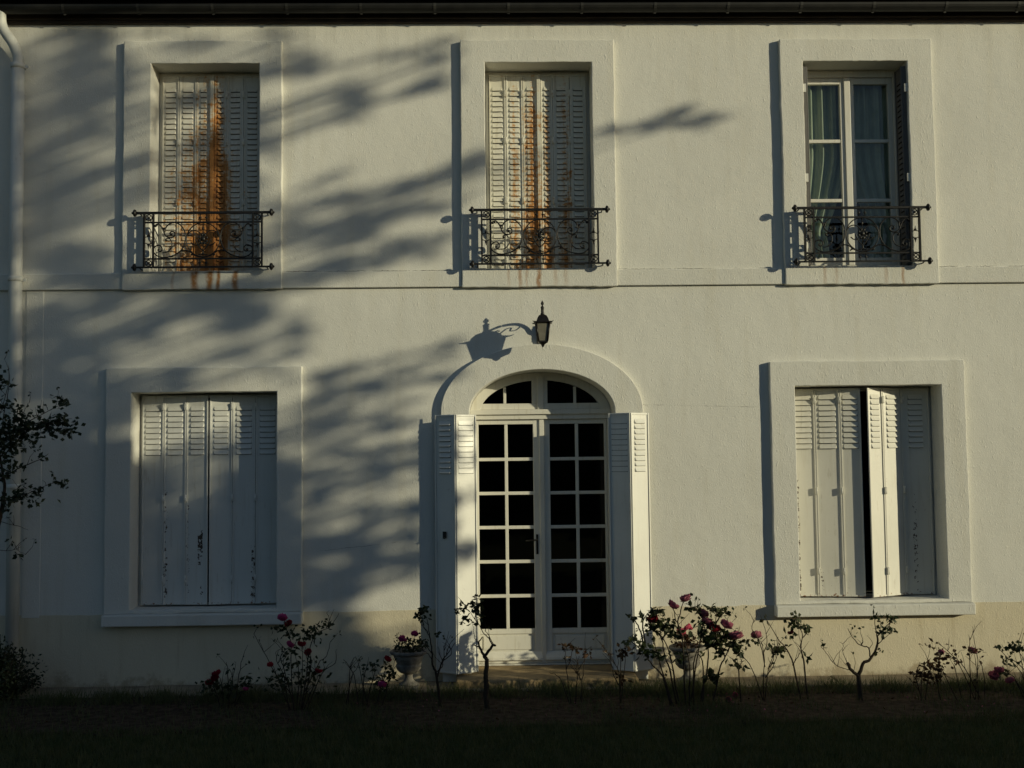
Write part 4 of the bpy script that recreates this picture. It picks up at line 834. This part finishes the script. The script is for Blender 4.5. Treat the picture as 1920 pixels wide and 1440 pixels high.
# ================================================================== garden trees beside the viewer (they shade the front), and unseen hedges added for shade
BOUGHS=[
([(-3.92,5.72),(-3.3,5.8)],0.156,0.75),
([(-3.92,5.48),(-3.29,5.55)],0.179,0.8),
([(-3.77,5.69),(-3.32,5.68)],0.223,0.7),
([(-4.14,5.22),(-3.29,5.28)],0.123,0.8),
([(-3.92,5.09),(-3.29,5.17)],0.134,0.8),
([(-3.85,4.86),(-3.31,4.97)],0.085,0.65),
([(-3.81,5.36),(-3.32,5.38)],0.201,0.7),
([(-3.16,5.68),(-2.35,5.7)],0.1,0.5),
([(-3.29,5.44),(-2.98,5.48)],0.078,0.6),
([(-2.13,5.63),(-1.61,5.69)],0.112,0.35),
([(-2.01,5.46),(-1.45,5.48)],0.112,0.45),
([(-2.12,5.44),(-1.83,5.46),(-0.99,5.58),(-0.27,5.77)],0.054,0.6),
([(-1.7,5.75),(-1.64,5.38)],0.112,0.4),
([(-1.38,5.08),(-1.04,5.2)],0.156,0.75),
([(-1.45,5.3),(-1.18,5.32)],0.1,0.6),
([(-0.77,5.27),(-0.36,5.38)],0.123,0.75),
([(-0.59,5.54),(-0.31,5.6)],0.112,0.5),
([(-4.02,4.56),(-3.73,4.62)],0.123,0.8),
([(-4.11,4.37),(-3.3,4.36)],0.085,0.6),
([(-4.15,4.24),(-3.84,4.29)],0.085,0.6),
([(-3.78,4.62),(-3.02,4.56)],0.078,0.35),
([(-2.12,4.17),(-1.56,4.24),(-1,4.34),(-0.55,4.45),(-0.07,4.67)],0.076,0.75),
([(-1.79,4.35),(-1.18,4.57)],0.08,0.3),
([(-2.03,3.95),(-1.34,4.02),(-0.78,4.17),(-0.26,4.23)],0.134,0.65),
([(-1.78,3.86),(-1,3.98)],0.123,0.65),
([(-1.61,3.73),(-0.78,3.86),(-0.33,3.9)],0.112,0.55),
([(-1.83,3.72),(-1.18,3.67)],0.123,0.6),
([(-2.12,4.05),(-1.56,4.12)],0.1,0.4),
([(-4.16,3.84),(-3.28,3.78)],0.167,0.85),
([(-4.16,3.64),(-3.28,3.61)],0.179,0.85),
([(-3.23,3.56),(-2.74,3.56)],0.123,0.5),
([(-2.23,3.56),(-1.23,3.57)],0.145,0.5),
([(-2.93,5.43),(-2.12,5.31)],0.134,0.45),
([(-2.35,5.1),(-2.08,4.74)],0.201,0.5),
([(-2.91,4.97),(-2.66,5.17)],0.179,0.4),
([(-2.53,4.56),(-2.12,4.33)],0.201,0.5),
([(-2.03,4.83),(-1.85,4.64)],0.134,0.4),
([(-4.2,5.87),(-3.3,5.83)],0.089,0.45),
([(-3.12,5.83),(-2.67,5.84)],0.056,0.3),
([(-2.13,5.82),(-1.58,5.83)],0.089,0.3),
([(-4.31,4.79),(-4.18,4.75)],0.201,0.5),
([(-4.32,5.48),(-4.21,5.48)],0.268,0.7),
([(1.02,4.89),(1.41,4.95),(1.87,5.12)],0.036,0.8),
([(1.41,4.94),(1.73,4.96),(2.21,5.06)],0.038,0.85),
([(1.71,4.97),(1.98,4.92)],0.027,0.7),
([(0.81,4.84),(1.16,4.9)],0.031,0.6),
([(1.59,5),(1.82,5.11)],0.036,0.6),
([(-0.05,4.63),(0.27,4.77)],0.054,0.5),
([(-4.14,3.39),(-3.3,3.35)],0.223,0.55),
([(-4.16,3.14),(-3.67,3.15)],0.273,0.85),
([(-3.15,3.4),(-2.12,3.34)],0.198,0.85),
([(-2.81,3.2),(-1.87,3.34)],0.174,0.75),
([(-2.51,3.11),(-2.12,3.18)],0.136,0.75),
([(-3.32,3.08),(-2.96,3.1)],0.136,0.65),
([(-2.49,2.86),(-2.12,2.93)],0.124,0.55),
([(-1.78,3.1),(-1.57,3.14)],0.198,0.65),
([(-1.78,2.91),(-1.59,2.95)],0.112,0.5),
([(-4.15,2.8),(-3.42,2.75)],0.273,0.88),
([(-2.98,2.68),(-2.73,2.64)],0.174,0.75),
([(-3.44,2.85),(-3.15,2.88)],0.099,0.4),
([(-4.15,2.52),(-3.19,2.45)],0.347,0.88),
([(-3.34,2.61),(-3.17,2.46)],0.124,0.5),
([(-4.14,2.2),(-3.14,2.15)],0.322,0.85),
([(-4.14,1.93),(-3.14,1.9)],0.298,0.92),
([(-2.12,2.75),(-1.67,2.67)],0.099,0.3),
([(-1.62,2.66),(-0.26,2.97)],0.064,0.55),
([(-1.57,2.53),(-1.13,2.61),(-0.29,2.77)],0.099,0.75),
([(-1.87,2.41),(-1.25,2.5)],0.104,0.6),
([(-1.38,2.15),(-0.49,2.32)],0.124,0.65),
([(-1.84,2.1),(-1.3,2.17)],0.112,0.5),
([(-1.84,2.32),(-0.54,2.41)],0.099,0.5),
([(-1.62,1.95),(-0.49,2.09)],0.084,0.65),
([(-1.65,1.78),(-0.64,1.96)],0.084,0.6),
([(-1.92,1.78),(-1.6,1.77)],0.149,0.85),
([(-1.65,1.7),(-1.13,1.77),(-0.54,1.87)],0.094,0.7),
([(-1.65,1.57),(-1.35,1.64)],0.136,0.8),
([(-1.65,1.41),(-1.01,1.5),(-0.57,1.53)],0.084,0.8),
([(-1.89,1.33),(-1.26,1.3),(-0.77,1.4)],0.104,0.88),
([(-1.65,1.18),(-0.57,1.19)],0.124,0.88),
([(-1.31,1.02),(-0.3,1.11)],0.084,0.85),
([(-1.67,0.91),(-0.91,0.89)],0.174,0.9),
([(-1.67,0.72),(-1.14,0.76)],0.149,0.85),
([(-0.91,0.92),(-0.6,0.91)],0.064,0.5),
([(-1.67,0.54),(-1.14,0.41)],0.223,0.8),
([(-1.89,0.23),(-1.06,0.21)],0.273,0.97),
([(-1.04,0.21),(-0.84,0.2)],0.124,0.8),
([(-0.79,1.35),(-0.57,1.37)],0.069,0.5),
([(-0.29,2.18),(-0.09,2.23)],0.084,0.5),
([(-0.29,1.89),(-0.1,1.98)],0.099,0.5),
([(-0.3,1.59),(-0.1,1.64)],0.084,0.4),
([(-0.3,1.1),(-0.1,1.15)],0.099,0.4),
([(-0.31,0.37),(-0.11,0.47)],0.099,0.5),
([(-0.55,1.11),(-0.3,1.15)],0.074,0.7),
([(-2.24,2.11),(-1.87,2.03)],0.174,0.7),
([(-2.85,1.79),(-2.46,1.81)],0.223,0.85),
([(-2.21,1.81),(-1.87,1.71)],0.248,0.92),
([(-0.77,0.45),(-0.5,0.47)],0.099,0.3),
]
DENSE=[
([(-4.16,1.59),(-2.75,1.57)],0.422,2.5),
([(-4.15,1.23),(-1.92,1.2)],0.471,3),
([(-4.15,0.86),(-1.79,0.83)],0.471,3),
([(-4.14,0.5),(-1.77,0.47)],0.471,3),
([(-4.14,0.17),(-1.77,0.13)],0.397,3),
([(-2.21,1.54),(-1.87,1.44)],0.298,2.5),
([(-2.84,1.45),(-2.38,1.37)],0.174,2),
]
def to3(x, z, s): return Vector((x+SUN.x*s, -s, z+SUN.z*s))
def grow(name, label, xt, s0, strokes, leafsize, mat, seed, filler, zt):
    r = random.Random(seed); sl_ = lambda x: s0-.4245*(x-xt)
    tb = to3(xt, 0, s0); root = empty(name, (tb.x, tb.y, 0)); tag(root, label, 'tree')
    trunk = MB(); top = zt+SUN.z*s0
    trunk.tube(smooth([(0, 0, -.2), (.05, .02, top*.25), (-.04, .05, top*.55), (.03, 0, top*.8), (0, 0, top)], 4), .17, .03, 10); trunk.build('trunk', 'bark', root)
    lf = MB(); lb = MB(); la = leafsize*leafsize*.62*.5*.5
    def cloud(x, z, sj):
        s = sl_(x)+sj; p = to3(x, z, s); return (p.x-tb.x, p.y-tb.y, p.z)
    fine = []
    for (pts, wd, d) in strokes:                       # every bough is a spray of thinner twigs
        if wd < .085 or d > 1: fine.append((pts, wd, d)); continue
        m_ = max(2, int(wd/.027)); P0 = [Vector((x, 0, z)) for x, z in pts]; dv = (P0[-1]-P0[0]); Lt = dv.length
        for q in range(m_):
            t0 = r.uniform(0, .55); t1 = min(1., t0+r.uniform(.35, .75)); off = (q+.5)/m_-.5+r.gauss(0, .12)
            nrm = Vector((-dv.z, 0, dv.x)).normalized() if Lt > 0 else Vector((0, 0, 1))
            def at_(t):
                u = t*(len(P0)-1); i = min(int(u), len(P0)-2); return P0[i].lerp(P0[i+1], u-i)
            tilt = r.gauss(.06, .10); mid = (t0+t1)/2
            seg = [at_(t)+nrm*(off*wd*1.25)+nrm*(t-mid)*Lt*tilt for t in (t0, mid, t1)]
            if (seg[2]-seg[0]).length < .04: seg[2] = seg[2]+Vector((.06, 0, .015))
            fine.append(([(p.x, p.z) for p in seg], r.uniform(.03, .07), min(.97, d*r.uniform(.8, 1.15))))
    strokes = fine
    for (pts, wd, d) in strokes:
        P = smooth([Vector((x, 0, z)) for x, z in pts], 5); L = sum((P[i+1]-P[i]).length for i in range(len(P)-1)); tau = -math.log(max(.03, 1-d)) if d < 1 else d
        n = int(2.5*tau*max(L, .12)*wd*1.15/2.06/la); sj = r.uniform(-.35, .35)
        W3 = [Vector(cloud(p.x, p.z, sj)) for p in P]
        zs = W3[0].z-.5-.25*(W3[0].xy.length); st = Vector((0, 0, max(1.0, zs)))
        lb.tube(smooth([st, st.lerp(W3[0], .5)+Vector((0, 0, .12)), W3[0]], 4), .016, .008, 5); lb.tube(W3, .008, .003, 5)
        cen = [r.random() for _ in range(max(1, int(L/.28)))]
        for _ in range(n):
            u = r.random() if r.random() < .45 else min(.999, max(0, r.choice(cen)+r.gauss(0, .07/max(L, .15))))
            u *= len(P)-1; i = int(u); q_ = P[i].lerp(P[min(i+1, len(P)-1)], u-i); off = max(-1.5, min(1.5, r.gauss(0, .45)))*wd; dr = (P[-1]-P[0])
            dr = dr.normalized() if dr.length > 0 else Vector((1, 0, 0)); c_ = q_+Vector((-dr.z, 0, dr.x))*off+dr*r.gauss(0, .35*wd)
            lf.leaf(cloud(c_.x, c_.z, sj+r.gauss(0, .12)), leafsize*r.uniform(.7, 1.3), leafsize*.62, r)
    for (x0, x1, z0, z1, n, cl) in filler:
        for _ in range(n//60):
            cx_, cz_, sj = r.uniform(x0, x1), r.uniform(z0, z1), r.uniform(-.9, .9); c3 = Vector(cloud(cx_, cz_, sj)); st = Vector((0, 0, max(1., c3.z-.4-.3*c3.xy.length))); lb.tube([st, st.lerp(c3, .55)+Vector((0, 0, .1)), c3], .014, .004, 5)
            for _k in range(60): lf.leaf(cloud(cx_+r.gauss(0, cl), cz_+r.gauss(0, cl*.6), sj+r.gauss(0, .2)), leafsize*r.uniform(.8, 1.4), leafsize*.62, r)
    lb.build('limbs', 'bark', root); tag(lf.build('crown', mat, root), kind='stuff')
grow('garden_tree', 'spreading leafy tree to the right of the viewer, shading the left of the house', -6.2, 8.8, BOUGHS, .055, 'treeleaf', 41, [(-9.5, -4.6, .2, 7.5, 15000, .35), (-4.5, -4.1, .4, 5.8, 2400, .22), (-4.6, -1.5, 6.4, 7.4, 1500, .3)], 7.2)
grow('evergreen_tree', 'dense dark evergreen to the right of the viewer, shading the lower left of the house', -4.6, 8.8+2, DENSE, .07, 'darkleaf', 42, [(-9.0, -4.4, -3.5, 2.4, 9000, .4), (-4.4, -1.9, -3.6, -.1, 6000, .35)], 3.0)
def added_hedge(label, x0, x1, y, h, th, n, seed):
    r = random.Random(seed); root = empty('added_hedge', ((x0+x1)/2, y, 0)); tag(root, label, 'added_hedge'); mb = MB(); W_ = (x1-x0)/2
    st = 24; prof = lambda q_: [(-th*.5, -.1), (-th*.55, h*.4), (-th*.42, h*.85+q_), (-th*.2, h*.96+q_), (th*.2, h*.96+q_), (th*.42, h*.85+q_), (th*.55, h*.4), (th*.5, -.1)]
    for i in range(st+1):
        q_ = r.uniform(-.06, .03)
        for (yy, zz) in prof(q_): mb.v.append((-W_+2*W_*i/st, yy+r.uniform(-.05, .05), zz))
    for i in range(st):
        for j in range(7): a = i*8+j; mb.f.append((a, a+1, a+9, a+8)); mb.sm.append(True)
    mb.f += [tuple(range(8)), tuple(range(st*8+7, st*8-1, -1))]; mb.sm += [False, False]; mb.build('inner_growth', 'darkleaf', root)
    lf = MB()
    for _ in range(n):
        f = r.random(); x = r.uniform(-W_, W_)
        p = (x, r.choice((-1, 1))*th*r.uniform(.45, .58), r.uniform(0, h*.9)) if f < .7 else (x, r.uniform(-.4, .4)*th, h*r.uniform(.93, 1.0))
        lf.leaf(p, r.uniform(.06, .11), .05, r)
    tag(lf.build('foliage', 'darkleaf', root), kind='stuff')
HY = 9.6
added_hedge('unseen clipped hedgerow right of the lawn, added to shade it', 5.0, 27.0, -HY, SUN.z*HY-.10, 1.1, 9000, 51)  # added out of view, its height set to keep sun off the lawn
added_hedge('unseen tall hedgerow far behind the viewer, added to darken the pane reflections', -26.0, 20.0, -27.0, 5.2, 2.0, 9000, 52)  # added out of view so the door panes reflect something dark
